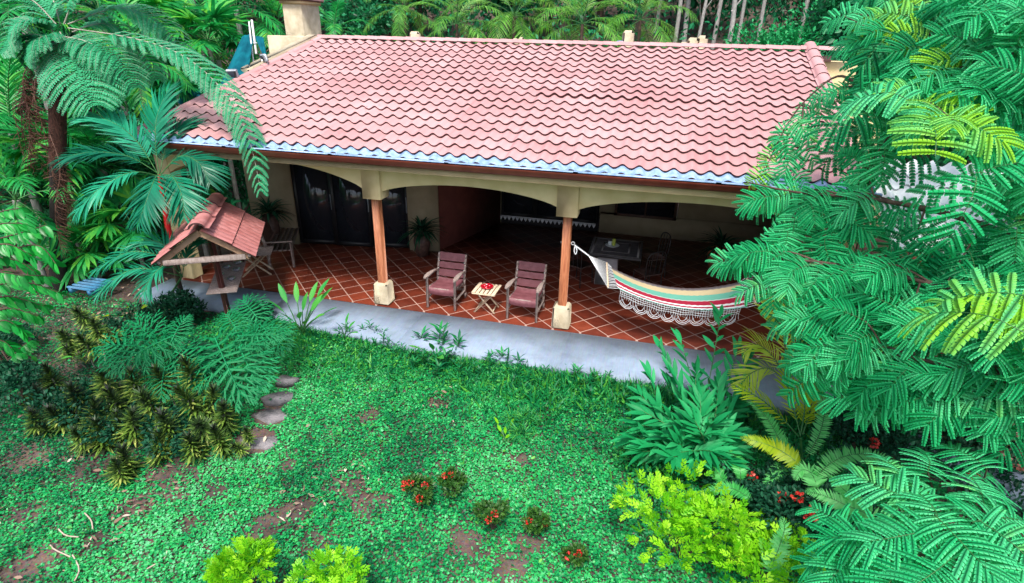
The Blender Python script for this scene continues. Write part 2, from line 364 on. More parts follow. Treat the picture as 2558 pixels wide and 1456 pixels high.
# tiles
bt = MB(); NR = 17; ROW = (LEN - .09) / NR; PIT = .262; SEG = 10; AMP = .027
xs_all = np.arange(-5.2, 8.06, PIT / SEG)
seams = [-5.2, -3.2, -1.9, -.75, .42, 1.6, 2.78, 3.95, 5.03, 5.66, 6.84, 8.06]
prng = np.random.default_rng(3)
for r in range(NR):
    s0 = .09 + r * ROW; s1 = s0 + ROW
    big = 1 if r == 8 else 0
    for k in range(len(seams) - 1):
        a0, a1 = seams[k], seams[k + 1] + .03
        a0 = max(a0, xleft(s0) + prng.uniform(0, .02)); 
        if a1 - a0 < .1: continue
        x = np.arange(a0, a1, PIT / SEG)
        lift = .040 + prng.uniform(-.002, .004) + (.018 * prng.random() * (k >= 3) if big else 0); ds = prng.uniform(-.006, .006)
        shear = prng.uniform(-.004, .004)
        ph = 2 * math.pi * x / PIT + .35 * (k % 3)*.3
        wv = AMP * (np.cos(ph) + .12 * np.cos(2 * ph))
        wob = .003 * np.sin(x * 3.1 + r)
        yy = lambda s, h: np.stack([x, np.zeros_like(x), np.zeros_like(x)], 1) + EO + np.outer(s, DV) + np.outer(h, NV)
        sv = np.full_like(x, s0) + ds + shear * (x - a0) + .012 * np.cos(ph)
        lip = yy(sv, wv + lift + wob)
        mid = yy(sv + .035, wv + lift + wob + .003)
        top = yy(np.full_like(x, s1 + .015), wv + .004 + wob)
        und = yy(sv + .004, wv + lift - .030 + wob)
        und2 = yy(sv + .03, wv + .000 + wob - .004)
        va = prng.random()
        bt.grid(np.stack([lip, mid, (mid * .5 + top * .5) + NV * .002, top]), a=va)
        bt.grid(np.stack([und2, und, lip]), a=va, m=1)
hp(bt, 'tiled_roof', [M['roof'], M['roof_edge']], smooth=False)
roofo = bt
b = MB()   # roof underlay and rear slope
def rq(x0a, x0b, x1, s0, s1, h): return np.array([rp(x0a, s0, h), rp(x1, s0, h), rp(x1, s1, h), rp(x0b, s1, h)])
V = np.concatenate([rq(xleft(0), xleft(LEN), 8.05, .0, LEN, -.035), rq(xleft(0), xleft(LEN), 8.05, .0, LEN, -.11)])
b.add(V, [(0, 1, 2, 3), (7, 6, 5, 4), (0, 4, 5, 1), (1, 5, 6, 2), (2, 6, 7, 3), (3, 7, 4, 0)], .5)
b.add([(-3.6, 4.9, 4.80), (8.6, 4.9, 4.80), (8.6, 7.6, 3.9), (-3.6, 7.6, 3.9), (-3.6, 4.9, 4.70), (8.6, 4.9, 4.70), (8.6, 7.6, 3.8), (-3.6, 7.6, 3.8)], [(0, 1, 2, 3), (7, 6, 5, 4), (0, 4, 5, 1), (1, 5, 6, 2), (2, 6, 7, 3), (3, 7, 4, 0)], .5)
hp(b, 'roof_deck', M['roof'])
# ridge: barrel caps on a flat flashing
b = MB()
def half_barrel(mb, p, q, r, n=8, up=(0, 0, 1), fl=.0, a=None, th=.012):
    p = np.asarray(p, float); q = np.asarray(q, float); Fm = frame(q - p, up); th_ = np.linspace(0, math.pi, n + 1)
    ring = [(-r - fl, -.01)] * (fl > 0) + [(-r * math.cos(t_), r * .75 * math.sin(t_)) for t_ in th_] + [(r + fl, -.01)] * (fl > 0)
    rows = []
    for e in (p, q): rows.append([e + Fm[0] * cx_ + Fm[2] * cz_ for cx_, cz_ in ring])
    inner = [[e + Fm[0] * cx_ * .88 + Fm[2] * (cz_ * .85 - .012) for cx_, cz_ in ring] for e in (p, q)]
    mb.grid(np.array(rows), a=a); mb.grid(np.array(inner)[::-1], a=a)
    mb.grid(np.array([rows[0], inner[0]])[::-1], a=a, m=1); mb.grid(np.array([rows[1], inner[1]]), a=a, m=1)
x = -3.62
while x < 8.9:
    half_barrel(b, (x, R_Y + .06, R_Z + .045 + .004 * random.random()), (x + .37, R_Y + .06, R_Z + .035), .085, fl=.10, up=(0, 0, 1)); x += .35
hp(b, 'ridge_cap', [M['roof'], M['roof_edge']])
b = MB(); s = .02   # right-hand verge: barrel tiles lapping down the slope
while s < LEN - .1:
    half_barrel(b, rp(8.15, s, .055), rp(8.15, s + .47, .035), .115, up=NV, fl=.03); s += .44
hp(b, 'verge_cap', [M['roof'], M['roof_edge']])
b = MB(); s = 0.0   # left-hand slanted verge trim
while s < LEN - .25:
    s2 = min(s + .9, LEN - .02); half_barrel(b, rp(xleft(s) - .06, s, .03), rp(xleft(s2) - .06, s2, .022), .09, up=NV, fl=.05); s += .86
hp(b, 'verge_cap', [M['roof'], M['roof_edge']])
# blue corrugated flashing under the first row, with a lip over the gutter
b = MB(); x = np.arange(-4.62, 8.3, PIT / SEG)
jag = .018 * np.sin(x * 9.1) * np.sin(x * 2.3) + .012 * rng.standard_normal(len(x)) * .6
wv = AMP * 1.05 * np.cos(2 * math.pi * x / PIT)
mkrow = lambda s, h: np.stack([x, np.zeros_like(x), np.zeros_like(x)], 1) + EO + np.outer(s, DV) + np.outer(h, NV)
b.grid(np.stack([mkrow(-.085 + np.abs(jag) * .8, wv * .9 - .004), mkrow(-.02 + 0 * x, wv - .004), mkrow(.12 + 0 * x, wv + .006)]), a=.5)
for i, xx in enumerate(np.arange(-4.62, 8.0, 2.15)):
    b.box((xx + 1.1, E_Y - .105, E_Z - .028 - .004 * (i % 2)), (2.23, .075, .004), a=.5)
    b.box((xx + 1.1, E_Y - .1425, E_Z - .045 - .003 * (i % 2)), (2.23, .004, .034), a=.5)
hp(b, 'eave_flashing', M['blue_flash'], label='pale blue corrugated flashing strip along the eave')
# gutter + fascia
b = MB()
prof = [(-.50, 3.10), (-.52, 3.085), (-.52, 3.045), (-.495, 3.02), (-.49, 2.985), (-.45, 2.945), (-.385, 2.945), (-.385, 3.06), (-.395, 3.06), (-.395, 2.96), (-.445, 2.96), (-.475, 2.99), (-.48, 3.03), (-.50, 3.05)]
b.prism(prof, 0, -4.66, 8.32, a=.5)
hp(b, 'gutter', M['brown_metal'])
b = MB(); b.box((1.83, -.365, 2.945), (12.9, .036, .23), b=.004, a=.5); b.box((1.83, -.155, 2.842), (12.9, .384, .02), a=.5)
hp(b, 'fascia', M['cream'])
# arched beam
def arch(mb, x0, x1, zs, za, y0=.05, y1=.31, zt=2.836, n=28):
    t_ = np.linspace(0, 1, n + 1); xx = x0 + (x1 - x0) * t_; zz = zs + (za - zs) * (1 - (2 * t_ - 1) ** 2) ** .8
    mb.grid(np.stack([np.stack([xx, np.full_like(xx, y0), zz], 1), np.stack([xx, np.full_like(xx, y0), np.full_like(xx, zt)], 1)]), a=.5)
    mb.grid(np.stack([np.stack([xx, np.full_like(xx, y1), zz], 1), np.stack([xx, np.full_like(xx, y1), np.full_like(xx, zt)], 1)])[::-1], a=.5)
    mb.grid(np.stack([np.stack([xx, np.full_like(xx, y1), zz], 1), np.stack([xx, np.full_like(xx, y0), zz], 1)]), a=.5)
L_, W_ = 3.67, .335
for (x0, x1, zs, za) in ((-4.35, -.012, 2.36, 2.775), (W_ + .012, L_ - .012, 2.345, 2.575), (L_ + W_ + .012, 8.0, 2.33, 2.61)):
    b = MB(); arch(b, x0, x1, zs, za); hp(b, 'arch', M['cream'])
for px in (0.0, L_):
    col_ = MB(); col_.box((px + W_ / 2, W_ / 2, (.46 + 2.2) / 2), (.150, .150, 2.2 - .46 + .02), b=.008)
    c = hp(col_, 'column', M['wood_post'])
    q = MB(); q.box((px + W_ / 2, W_ / 2, .23), (W_, W_, .462), b=.035, a=.5, taper=.93)
    hp(q, 'pier', M['stucco'], c)
    q = MB(); q.box((px + W_ / 2, W_ / 2, 2.518), (W_ + .03, W_ + .03, .636), b=.003, a=.5)
    hp(q, 'capital', M['cream'], c)
b = MB(); b.box((-4.5, .18, 1.42), (.3, .3, 2.84), b=.01, a=.5); hp(b, 'column', M['cream'], label='plain cream column at the left corner of the terrace')
b = MB(); b.box((8.17, .18, 1.42), (.34, .34, 2.84), b=.01, a=.5); hp(b, 'column', M['cream'], label='plain cream column at the right corner of the terrace')
# ceiling, walls
b = MB(); b.box((1.95, 3.26, 2.90), (12.9, 5.9, .05), a=.5); hp(b, 'ceiling', M['ceiling'])
A_ = np.array([-4.45, 2.66]); B_ = np.array([.14, 3.41]); wd = norm(np.append(B_ - A_, 0)); wn_ = np.array([wd[1], -wd[0], 0])
def onwall(d, z, off=0.0): return np.array([A_[0], A_[1], 0]) + wd * d + wn_ * off + np.array([0, 0, z])
LW = float(np.linalg.norm(B_ - A_))
def wallbox(mb, d0, d1, z0, z1, off, th, bv=.0, **k):
    mb.box(onwall((d0 + d1) / 2, (z0 + z1) / 2, off), (d1 - d0, th, z1 - z0), np.array([wd, np.cross([0, 0, 1], wd), [0, 0, 1]]), bv, **k)
b = MB()
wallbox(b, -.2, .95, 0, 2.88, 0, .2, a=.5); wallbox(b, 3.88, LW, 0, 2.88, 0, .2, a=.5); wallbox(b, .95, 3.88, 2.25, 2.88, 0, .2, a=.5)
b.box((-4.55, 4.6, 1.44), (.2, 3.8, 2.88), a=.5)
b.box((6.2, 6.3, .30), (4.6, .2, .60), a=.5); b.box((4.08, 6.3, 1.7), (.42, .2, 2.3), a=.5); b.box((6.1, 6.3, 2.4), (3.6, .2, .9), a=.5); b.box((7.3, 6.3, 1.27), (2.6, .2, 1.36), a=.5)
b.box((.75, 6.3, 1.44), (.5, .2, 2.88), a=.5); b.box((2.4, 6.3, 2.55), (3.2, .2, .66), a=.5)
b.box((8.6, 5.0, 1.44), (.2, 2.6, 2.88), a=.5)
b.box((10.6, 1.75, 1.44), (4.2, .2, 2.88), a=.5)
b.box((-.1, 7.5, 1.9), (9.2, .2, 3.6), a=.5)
hp(b, 'wall', M['tan'])  # 'tan' is the cream plaster with the terrace shade in its colour
b = MB(); v1 = np.array([.14, 3.43]); v2 = np.array([.99, 6.2]); dd = norm(np.append(v2 - v1, 0))
b.box(((v1[0] + v2[0]) / 2 - .09, (v1[1] + v2[1]) / 2, 1.44), (.18, float(np.linalg.norm(v2 - v1)) - .02, 2.88), np.array([np.cross(dd, [0, 0, 1]), dd, [0, 0, 1]]), a=.5)
hp(b, 'wall', M['red_wall'], label='maroon side wall between the doors and the rear room')
# the maroon wall carries a light switch-like plate? keep plain; sliding doors
def pane_unit(name, boxes_frame, boxes_glass, parent=house):
    f_ = MB(); [bx(f_) for bx in boxes_frame]; o = hp(f_, name, M['black'], parent)
    g_ = MB(); [bx(g_) for bx in boxes_glass]; hp(g_, 'glass', M['glass'], o); return o
for d0, d1, off in ((.95, 1.95, -.02), (1.92, 2.92, .03), (2.88, 3.88, -.02)):
    f_ = MB()
    for (e0, e1, z0, z1) in ((d0, d0 + .08, .02, 2.25), (d1 - .08, d1, .02, 2.25), (d0 + .08, d1 - .08, .02, .12), (d0 + .08, d1 - .08, 2.17, 2.25)): wallbox(f_, e0, e1, z0, z1, off, .05)
    o = hp(f_, 'sliding_door', M['black']); g_ = MB(); wallbox(g_, d0 + .08, d1 - .08, .12, 2.17, off, .012); hp(g_, 'glass', M['glass'], o)
    h_ = MB(); wallbox(h_, d1 - .06, d1 - .035, .95, 1.35, off + .04, .03, .005); hp(h_, 'handle', M['grey_metal'], o)
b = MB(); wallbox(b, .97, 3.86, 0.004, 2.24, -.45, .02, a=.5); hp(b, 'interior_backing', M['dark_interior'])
# rear glazed doors with a white triangle border at their foot, curtain
for x0, x1 in ((1.0, 2.0), (2.0, 3.0), (3.0, 3.86)):
    f_ = MB()
    for (c_, s_) in ((((x0 + .035), 6.22, 1.25), (.07, .06, 2.0)), ((x1 - .035, 6.22, 1.25), (.07, .06, 2.0)), (((x0 + x1) / 2, 6.22, .29), (x1 - x0 - .14, .06, .08)), (((x0 + x1) / 2, 6.22, 2.21), (x1 - x0 - .14, .06, .08))): f_.box(c_, s_)
    o = hp(f_, 'glazed_door', M['black']); g_ = MB(); g_.box(((x0 + x1) / 2, 6.225, 1.25), (x1 - x0 - .14, .012, 1.84)); hp(g_, 'glass', M['glass'], o)
b = MB(); b.box((2.43, 6.25, .125), (2.86, .1, .25), a=.5); bs = hp(b, 'threshold', M['dark_interior'])
b = MB()
for i in range(24):
    x = .82 + i * .125; b.prism([(x, .2), (x + .11, .2), (x + .055, .1)], 1, 6.17, 6.196, a=.5)
b.box((2.3, 6.19, .222), (3.0, .012, .03), a=.5)
hp(b, 'border', flat('white_border', (.7, .7, .75)), bs, label='row of white triangles along the threshold')
f_ = MB()
for (c_, s_) in (((4.33, 6.18, 1.2), (.07, .08, 1.3)), ((5.93, 6.18, 1.2), (.07, .08, 1.3)), ((5.13, 6.18, .58), (1.68, .08, .07)), ((5.13, 6.18, 1.83), (1.68, .08, .07)), ((5.13, 6.18, 1.2), (.05, .07, 1.2))): f_.box(c_, s_)
o = hp(f_, 'window', M['dark_wood']); g_ = MB(); g_.box((5.13, 6.2, 1.2), (1.56, .012, 1.2)); hp(g_, 'glass', M['glass'], o)
f_ = MB(); f_.box((9.4, 1.63, 1.0), (.9, .05, 2.0), b=.01); hp(f_, 'door', M['dark_wood'])
# left parapet wall, chimney, coping
b = MB(); b.box((-3.86, 5.2, 4.15), (2.9, .2, 1.6), b=.03, a=.5); b.box((-2.44, 5.2, 4.85), (.2, .2, .17), b=.04, a=.5)
hp(b, 'parapet', M['stucco'])
b = MB(); c0 = np.array([-3.42, 4.86, 4.93]); c1 = np.array([-4.20, 3.0, 4.15])
for k, (off, dz, hgt, wid) in enumerate(((-.16, .10, .5, .30),)):
    b.bar(c0 + [off - .10, 0, dz - .22], c1 + [off - .10, 0, dz - .22], .36, .40, .03, a=.5)
hp(b, 'coping', M['stucco'])
b = MB(); b.box((-4.49, 5.62, 5.12), (.56, .85, 1.3), b=.01, a=.5)
ch = hp(b, 'chimney', M['stucco'])
b = MB(); b.box((-4.49, 5.62, 5.75), (.66, .95, .07), b=.01, a=.5); hp(b, 'moulding', M['cream'], ch)
b = MB(); b.box((-4.49, 5.62, 5.86), (.80, 1.1, .15), b=.03, a=.5); b.box((-4.49, 5.62, 6.06), (.45, .7, .26), b=.03, a=.5); hp(b, 'chimney_cap', M['chim_cap'], ch)
# parapet ornaments seen over the ridge
for (x, w_, h_, kind) in ((-1.36, .30, .30, 0), (1.42, .48, .22, 1), (4.22, .28, .42, 0), (5.78, .62, .34, 2)):
    b = MB(); y = 5.9; z0 = 4.22
    if kind == 0: b.box((x, y, z0 + .3 + h_ / 2), (w_, .16, .6 + h_), b=.06, a=.5)
    else:
        for (dx, r, hh) in ((-w_ * .36, w_ * .22, h_ * .55), (-w_ * .05, w_ * .25, h_ * .85), (w_ * .28, w_ * .22, h_)):
            b.box((x + dx, y, z0 + .3 + hh / 2), (r * 1.9, .16, .6 + hh), b=.07, a=.5)
    hp(b, 'parapet_ornament', M['stucco'])
b = MB(); half_barrel(b, (4.05, 5.6, 4.92), (4.05, 5.85, 4.92), .12, n=10); hp(b, 'vent_pipe', M['blue_flash'])
# right-hand wing: wall, ridge extension and the white tiled lean-to
b = MB(); b.box((8.74, 5.75, 3.85), (.80, 1.6, 1.66), a=.5); b.box((8.66, 3.4, 3.2), (.5, 3.0, 1.3), a=.5); hp(b, 'side_parapet', M['cream'])
b = MB()
wx = np.arange(8.36, 13.2, .026)
LD = norm([0, 1.0, .42]); 
def wrow(s, h): return np.stack([wx, np.full_like(wx, -1.25), np.full_like(wx, 2.52)], 1) + np.outer(np.full_like(wx, s), LD) + np.stack([0 * wx, 0 * wx, h], 1)
for r in range(6):
    s0 = r * .36; wv = .045 * np.cos(2 * math.pi * wx / .26)
    b.grid(np.stack([wrow(s0, wv + .03), wrow(s0 + .38, wv)]), a=rng.random()); b.grid(np.stack([wrow(s0 + .01, wv - .005), wrow(s0, wv + .03)]), a=.2, m=1)
hp(b, 'lean_to_roof', [M['white_tile'], M['grey_metal']], label='white glazed tile roof over the right-hand end')
b = MB(); b.box((10.8, -1.30, 2.46), (5.0, .1, .14), b=.02, a=.5); hp(b, 'gutter', M['brown_metal'], label='dark red gutter of the white tiled roof')
b = MB(); b.box((12.6, -1.15, 1.2), (.14, .14, 2.5), b=.01, a=.5); hp(b, 'column', M['wood_post'], label='timber post under the white tiled roof')
# satellite bits: tarp, poles, floodlights
def cloth(mb, corners, nu=14, nv=14, fold=.06, seed=0):
    a_, b_, c_, d_ = [np.asarray(q, float) for q in corners]   # a-b top, d-c bottom
    n = norm(np.cross(b_ - a_, d_ - a_)); G = np.zeros((nv, nu, 3))
    for i in range(nv):
        for j in range(nu):
            u, v = j / (nu - 1), i / (nv - 1)
            p = (a_ * (1 - u) + b_ * u) * (1 - v) + (d_ * (1 - u) + c_ * u) * v
            G[i, j] = p + n * fold * (math.sin(u * 7 + seed + v) * (.3 + v) + .25 * math.sin(u * 15 + v * 3 + seed)) - np.array([0, 0, 1]) * .10 * math.sin(math.pi * u) * v
    mb.grid(G, a=.5); mb.grid(G[::-1] - n * .004, a=.5)
b = MB(); cloth(b, [P(604, 88, 13.9), P(634, 88, 13.9), P(617, 185, 13.1), P(543, 214, 13.0)], seed=1)
cloth(b, [P(636, 90, 13.9), P(658, 92, 13.9), P(668, 149, 13.5), P(660, 146, 13.5)], nu=8, fold=.03, seed=2)
tag(b.build('shade_cloth', M['teal'], smooth=True), 'teal shade cloth draped from white poles beside the chimney', 'tarp')
b = MB(); cloth(b, [P(455, 228, 14.2), P(505, 222, 14.2), P(500, 250, 13.9), P(448, 262, 13.9)], seed=4)
tag(b.build('shade_cloth', M['teal'], smooth=True), 'lower teal cloth hanging between the palms left of the roof', 'tarp')
b = MB(); b.tube([P(634, 165, 13.8), P(622, 54, 13.8)], .02, 8); b.tube([P(640, 135, 13.85), P(629, 50, 13.85)], .028, 8); b.tube([P(627, 108, 13.8), P(642, 107, 13.8)], .012, 6)
tag(b.build('cloth_pole', M['white_metal']), 'pair of thin white poles holding up the teal shade cloth', 'pole')
def floodlight(loc, rz, label):
    e = empty('floodlight', loc, label, 'floodlight', 'floodlights on the left verge'); e.rotation_euler = (0, 0, rz)
    q = MB(); q.box((0, -.02, .17), (.24, .09, .17), frame((0, 1, .3)), b=.02); q.build('housing', M['grey_metal'], e)
    q = MB(); q.box((0, -.075, .155), (.19, .01, .12), frame((0, 1, .3)), b=.003); q.build('lens', M['glass'], e)
    q = MB(); q.bar((-.12, 0, .17), (-.12, 0, .05), .02, .02); q.bar((.12, 0, .17), (.12, 0, .05), .02, .02); q.bar((-.13, 0, .05), (.13, 0, .05), .02, .02); q.tube([(0, 0, .05), (0, 0, -.08)], .02, 6); q.build('bracket', M['grey_metal'], e)
floodlight(rp(-4.16, 2.65, .02), .5, 'small grey floodlight low on the left verge, below the teal cloth')
floodlight(rp(-3.92, 3.6, .02), -.6, 'larger grey floodlight higher on the left verge, beside the cream coping')
# ------------------------------------------------------------------ furniture on the terrace
def crv(pts, n=12):
    pts = np.asarray(pts, float); t_ = np.linspace(0, len(pts) - 1, n)
    out = []
    for t in t_:
        i = min(int(t), len(pts) - 2); f = t - i
        p0 = pts[max(i - 1, 0)]; p1 = pts[i]; p2 = pts[i + 1]; p3 = pts[min(i + 2, len(pts) - 1)]
        out.append(.5 * ((2 * p1) + (-p0 + p2) * f + (2 * p0 - 5 * p1 + 4 * p2 - p3) * f * f + (-p0 + 3 * p1 - 3 * p2 + p3) * f ** 3))
    return np.array(out)
def sheet(mb, prof, x0, x1, th=.006, n=10, sag=.0, wr=0.003, seed=0):
    """leather sheet: profile in (y,z) spanning x0..x1 with slight sag"""
    pr = np.asarray(prof, float); k = len(pr); G = np.zeros((k, n, 3))
    for i in range(k):
        for j in range(n):
            u = j / (n - 1); G[i, j] = (x0 + (x1 - x0) * u, pr[i, 0], pr[i, 1] - sag * math.sin(math.pi * u) + wr * math.sin(i * 2.1 + j * 1.7 + seed))
    d = np.array([0, th * .7, -th * .7]); mb.grid(G); mb.grid((G + d)[::-1])
    for e in (0, -1): mb.grid(np.array([G[e], G[e] + d])); mb.grid(np.array([G[:, e], G[:, e] + d]))
def make_chair(label):
    t = empty('patio_chair', (0, 0, 0), label, 'armchair', 'leather and wood armchairs on the terrace')
    wd_ = M['grey_wood']
    for sx in (-1, 1):
        x = sx * .29
        q = MB(); q.bar((x, .0, 0), (x, .015, .655), .042, .055, .006); q.build('leg', wd_, t)            # front leg
        q = MB(); pp = crv([(x, .66, 0), (x, .60, .40), (x, .66, .66), (x, .74, .93)], 9)                # back leg and upright in one
        for i in range(8): q.bar(pp[i], pp[i + 1] + (pp[i + 1] - pp[i]) * .04, .036, .055, up=(0, 1, 0), a=.5)
        q.build('leg', wd_, t)
        q = MB(); aw = crv([(x, .66, .60), (x, .45, .655), (x * 1.03, .2, .68), (x * 1.06, -.06, .675)], 10); wds = [.045, .045, .05, .055, .065, .08, .09, .095, .08, .045]
        L1 = np.array([aw[i] + [wds[i] / 2, 0, 0] for i in range(10)]); L2 = np.array([aw[i] - [wds[i] / 2, 0, 0] for i in range(10)]); dz = np.array([0, 0, -.028])
        q.grid(np.array([L2, L1]), a=.5); q.grid(np.array([L1 + dz, L2 + dz]), a=.5); q.grid(np.array([L1, L1 + dz]), a=.5); q.grid(np.array([L2 + dz, L2]), a=.5); q.grid(np.array([[L1[-1], L2[-1]], [L1[-1] + dz, L2[-1] + dz]]), a=.5)
        q.build('armrest', wd_, t)
        q = MB(); pp = crv([(x * .93, .64, .34), (x * .93, .4, .37), (x * .93, .05, .43)], 6)
        for i in range(5): q.bar(pp[i], pp[i + 1], .03, .05, a=.5)
        q.bar((x, .03, .2), (x, .63, .2), .025, .04, .004); q.build('seat_rail', wd_, t)
    for (y_, z_) in ((.05, .40), (.60, .2)):
        q = MB(); q.bar((-.27, y_, z_), (.27, y_, z_), .033, .045, .005, a=.4); q.build('stretcher', wd_, t)
    q = MB(); sheet(q, [(.03, .30), (.01, .36), (.015, .415), (.06, .445), (.2, .43), (.38, .405), (.55, .40), (.60, .44)], -.265, .265, sag=.018, n=12); q.build('seat', M['sling'], t, smooth=True)
    for i, (z0, z1) in enumerate(((.47, .61), (.635, .755), (.785, .945))):
        yf = lambda z: .595 + (z - .42) * .29 - .02
        q = MB(); sheet(q, [(yf(z0) + .004, z0), (yf((z0 + z1) / 2), (z0 + z1) / 2), (yf(z1), z1)], -.268, .268, n=12, sag=.004, seed=i); q.build('back_panel', M['sling'], t, smooth=True)
    for sx in (-1, 1):
        for z in (.62, .77): q = MB(); q.box((sx * .272, .595 + (z - .42) * .29 - .035, z), (.014, .01, .014)); q.build('stud', M['white_metal'], t)
    return t
c1 = make_chair('maroon leather armchair nearer the left brick-footed column, left of the little slatted table'.replace('brick-footed ', ''))
c1.location = (1.395, .20, 0); c1.rotation_euler = (0, 0, .0)
c2 = copy_tree(c1, (3.06, .17, 0), -.02, label='maroon leather armchair between the little slatted table and the right column')
# little folding table
t = empty('folding_table', (2.27, .45, 0), 'small pale slatted folding table between the two armchairs', 'side table')
for i in range(6):
    q = MB(); x = -.205 + i * .082; q.box((x, 0, .452), (.058 if i not in (0, 5) else .066, .50, .018), b=.003); q.build('slat', M['pale_wood'], t)
for y in (-.235, .235): q = MB(); q.box((0, y, .430), (.47, .03, .024), b=.003); q.build('frame_rail', M['pale_wood'], t)
for y, (xa, xb) in ((-.19, (-.21, .21)), (-.155, (.21, -.21)), (.19, (-.21, .21)), (.155, (.21, -.21))):
    q = MB(); q.bar((xa, y, .0), (xb * .8, y, .418), .02, .032, .003, up=(1, 0, 0)); q.build('leg', M['pale_wood'], t)
for (x_, y_) in ((-.17, .18), (.17, .15)): q = MB(); q.bar((x_, -y_, .045), (x_, y_, .045), .02, .02); q.build('stretcher', M['pale_wood'], t)
M['red_glass'] = mat('red_glazed_dish', (.42, .006, .02), (.55, .01, .03), 8, .12, spec=.8)
t = empty('candle_dish', (2.27, .47, .462), 'shiny red round candle dish on the little slatted table', 'dish')
q = MB(); q.lathe([(.0, .004), (.09, .004), (.125, .03), (.13, .045), (.118, .042), (.085, .018), (0, .014)], n=24); q.build('dish', M['red_glass'], t, smooth=True)
for (dx, dy) in ((.045, .03), (-.05, .02), (0, -.055)):
    q = MB(); q.lathe([(0, .014), (.036, .016), (.042, .045), (.034, .062), (0, .066)], (dx, dy, 0), 14); q.build('candle', M['red_glass'], t, smooth=True)
q = MB(); q.box((-.01, .0, .075), (.03, .02, .012), b=.003); q.build('wick_holder', M['white_metal'], t)

# hammock
def hammat():
    m, t_, b = mk('hammock_stripes'); N, L = t_.nodes, t_.links
    at = N.new('ShaderNodeAttribute'); at.attribute_name = 'var'
    cr = N.new('ShaderNodeValToRGB'); cr.color_ramp.interpolation = 'CONSTANT'; e = cr.color_ramp.elements
    st = [(0, (.10, .08, .09)), (.05, (.16, .15, .16)), (.09, (.52, .43, .26)), (.28, (.12, .40, .31)), (.50, (.50, .60, .58)), (.53, (.36, .006, .04)), (.73, (.80, .82, .84)), (.81, (.36, .006, .04)), (.89, (.78, .80, .84)), (.95, (.14, .40, .34))]
    for i, (p, c) in enumerate(st):
        el = e[i] if i < 2 else e.new(p)
        el.position = p; el.color = (*c, 1)
    L.new(at.outputs['Fac'], cr.inputs[0])
    tc = N.new('ShaderNodeTexCoord'); wv = N.new('ShaderNodeTexWave'); wv.bands_direction = 'X'; wv.inputs['Scale'].default_value = 28; wv.inputs['Distortion'].default_value = 1.5; L.new(tc.outputs['Object'], wv.inputs[0])
    mx = N.new('ShaderNodeMix'); mx.data_type = 'RGBA'; mx.blend_type = 'OVERLAY'; mx.inputs[0].default_value = .35; L.new(cr.outputs[0], mx.inputs[6]); L.new(wv.outputs[0], mx.inputs[7])
    L.new(mx.outputs[2], b.inputs['Base Color']); b.inputs['Roughness'].default_value = .9
    bp = N.new('ShaderNodeBump'); bp.inputs['Strength'].default_value = .5; bp.inputs['Distance'].default_value = .01; L.new(wv.outputs[1], bp.inputs['Height']); L.new(bp.outputs[0], b.inputs['Normal'])
    return m
M['hammock'] = hammat()
t = empty('hammock', (5.9, .1, .6), 'striped teal, tan and crimson hammock with white crochet fringe slung right of the right column', 'hammock')
O = np.array([5.9, .1, .6])
hk = np.array([3.93, .16, 1.68]); spT = np.array([4.57, .38, 1.30]); spB = np.array([4.67, -.18, 1.05]); spT2 = np.array([6.98, .40, 1.30]); spB2 = np.array([7.10, -.22, 1.07]); hk2 = np.array([8.0, .16, 1.75])
farL, nearL = np.array([4.66, .36, 1.235]), np.array([4.84, -.16, 1.05]); farR, nearR = np.array([6.88, .36, 1.22]), np.array([6.96, -.2, 1.00])
nu, nv = 48, 22; G = np.zeros((nv, nu, 3)); A = np.zeros((nv, nu))
for i in range(nv):
    v = i / (nv - 1)
    for j in range(nu):
        u = j / (nu - 1); top = farL * (1 - u) + farR * u; bot = nearL * (1 - u) + nearR * u; p = top * (1 - v) + bot * v
        sg = 4 * u * (1 - u); p = p - np.array([0, 0, 1]) * (sg * (.26 * (1 - v) + .185 * v) + .035 * sg ** .5 * math.sin(math.pi * v)) + np.array([0, 1, 0]) * sg * (.02 * (1 - v) - .03 * v)
        G[i, j] = p + [0, 0, .004 * math.sin(u * 160 + v * 9)]; A[i, j] = v
q = MB(); q.grid(G - O, a=A.ravel()); q.build('bed', M['hammock'], t, smooth=True)
for (a_, b_) in ((spT, spB), (spT2, spB2)): q = MB(); q.tube([a_ - O, b_ - O], .016, 8, a=.5); q.build('spreader_bar', M['pale_wood'], t)
q = MB(); q2 = MB()
for i in range(15):
    v = i / 14
    q.tube(crv([hk + [.32, -.02, -.19] - O, (spT * (1 - v) + spB * v) - O], 2), .0035, 4, a=.5, cap=False); q.tube([(spT * (1 - v) + spB * v) - O, G[int(v * (nv - 1)), 0] - O], .005, 4, a=.5, cap=False)
    q2.tube([hk2 + [-.3, -.02, -.16] - O, (spT2 * (1 - v) + spB2 * v) - O], .0035, 4, a=.5, cap=False); q2.tube([(spT2 * (1 - v) + spB2 * v) - O, G[int(v * (nv - 1)), -1] - O], .005, 4, a=.5, cap=False)
q.tube([hk - O + [.06, 0, -.03], hk + [.33, -.02, -.195] - O], .014, 6); q.tube(crv([hk + [.07, 0, -.04] - O, hk + [.11, -.01, -.12] - O, hk + [.09, -.01, -.20] - O, hk + [.06, -.01, -.13] - O, hk + [.07, 0, -.04] - O], 12), .010, 5)
q2.tube([hk2 - O, hk2 + [-.3, -.02, -.16] - O], .014, 6)
q.build('suspension_cord', M['rope'], t); q2.build('suspension_cord', M['rope'], t)
q = MB(); th = np.linspace(0, 2 * math.pi, 13); q.tube(np.stack([hk[0] + .03 + .028 * np.cos(th), np.full(13, hk[1]), hk[2] + .028 * np.sin(th)], 1) - O, .007, 5, cap=False); q.bar(hk - O + [-.2, .01, 0], hk - O, .01, .01); q.build('hook', M['white_metal'], t)
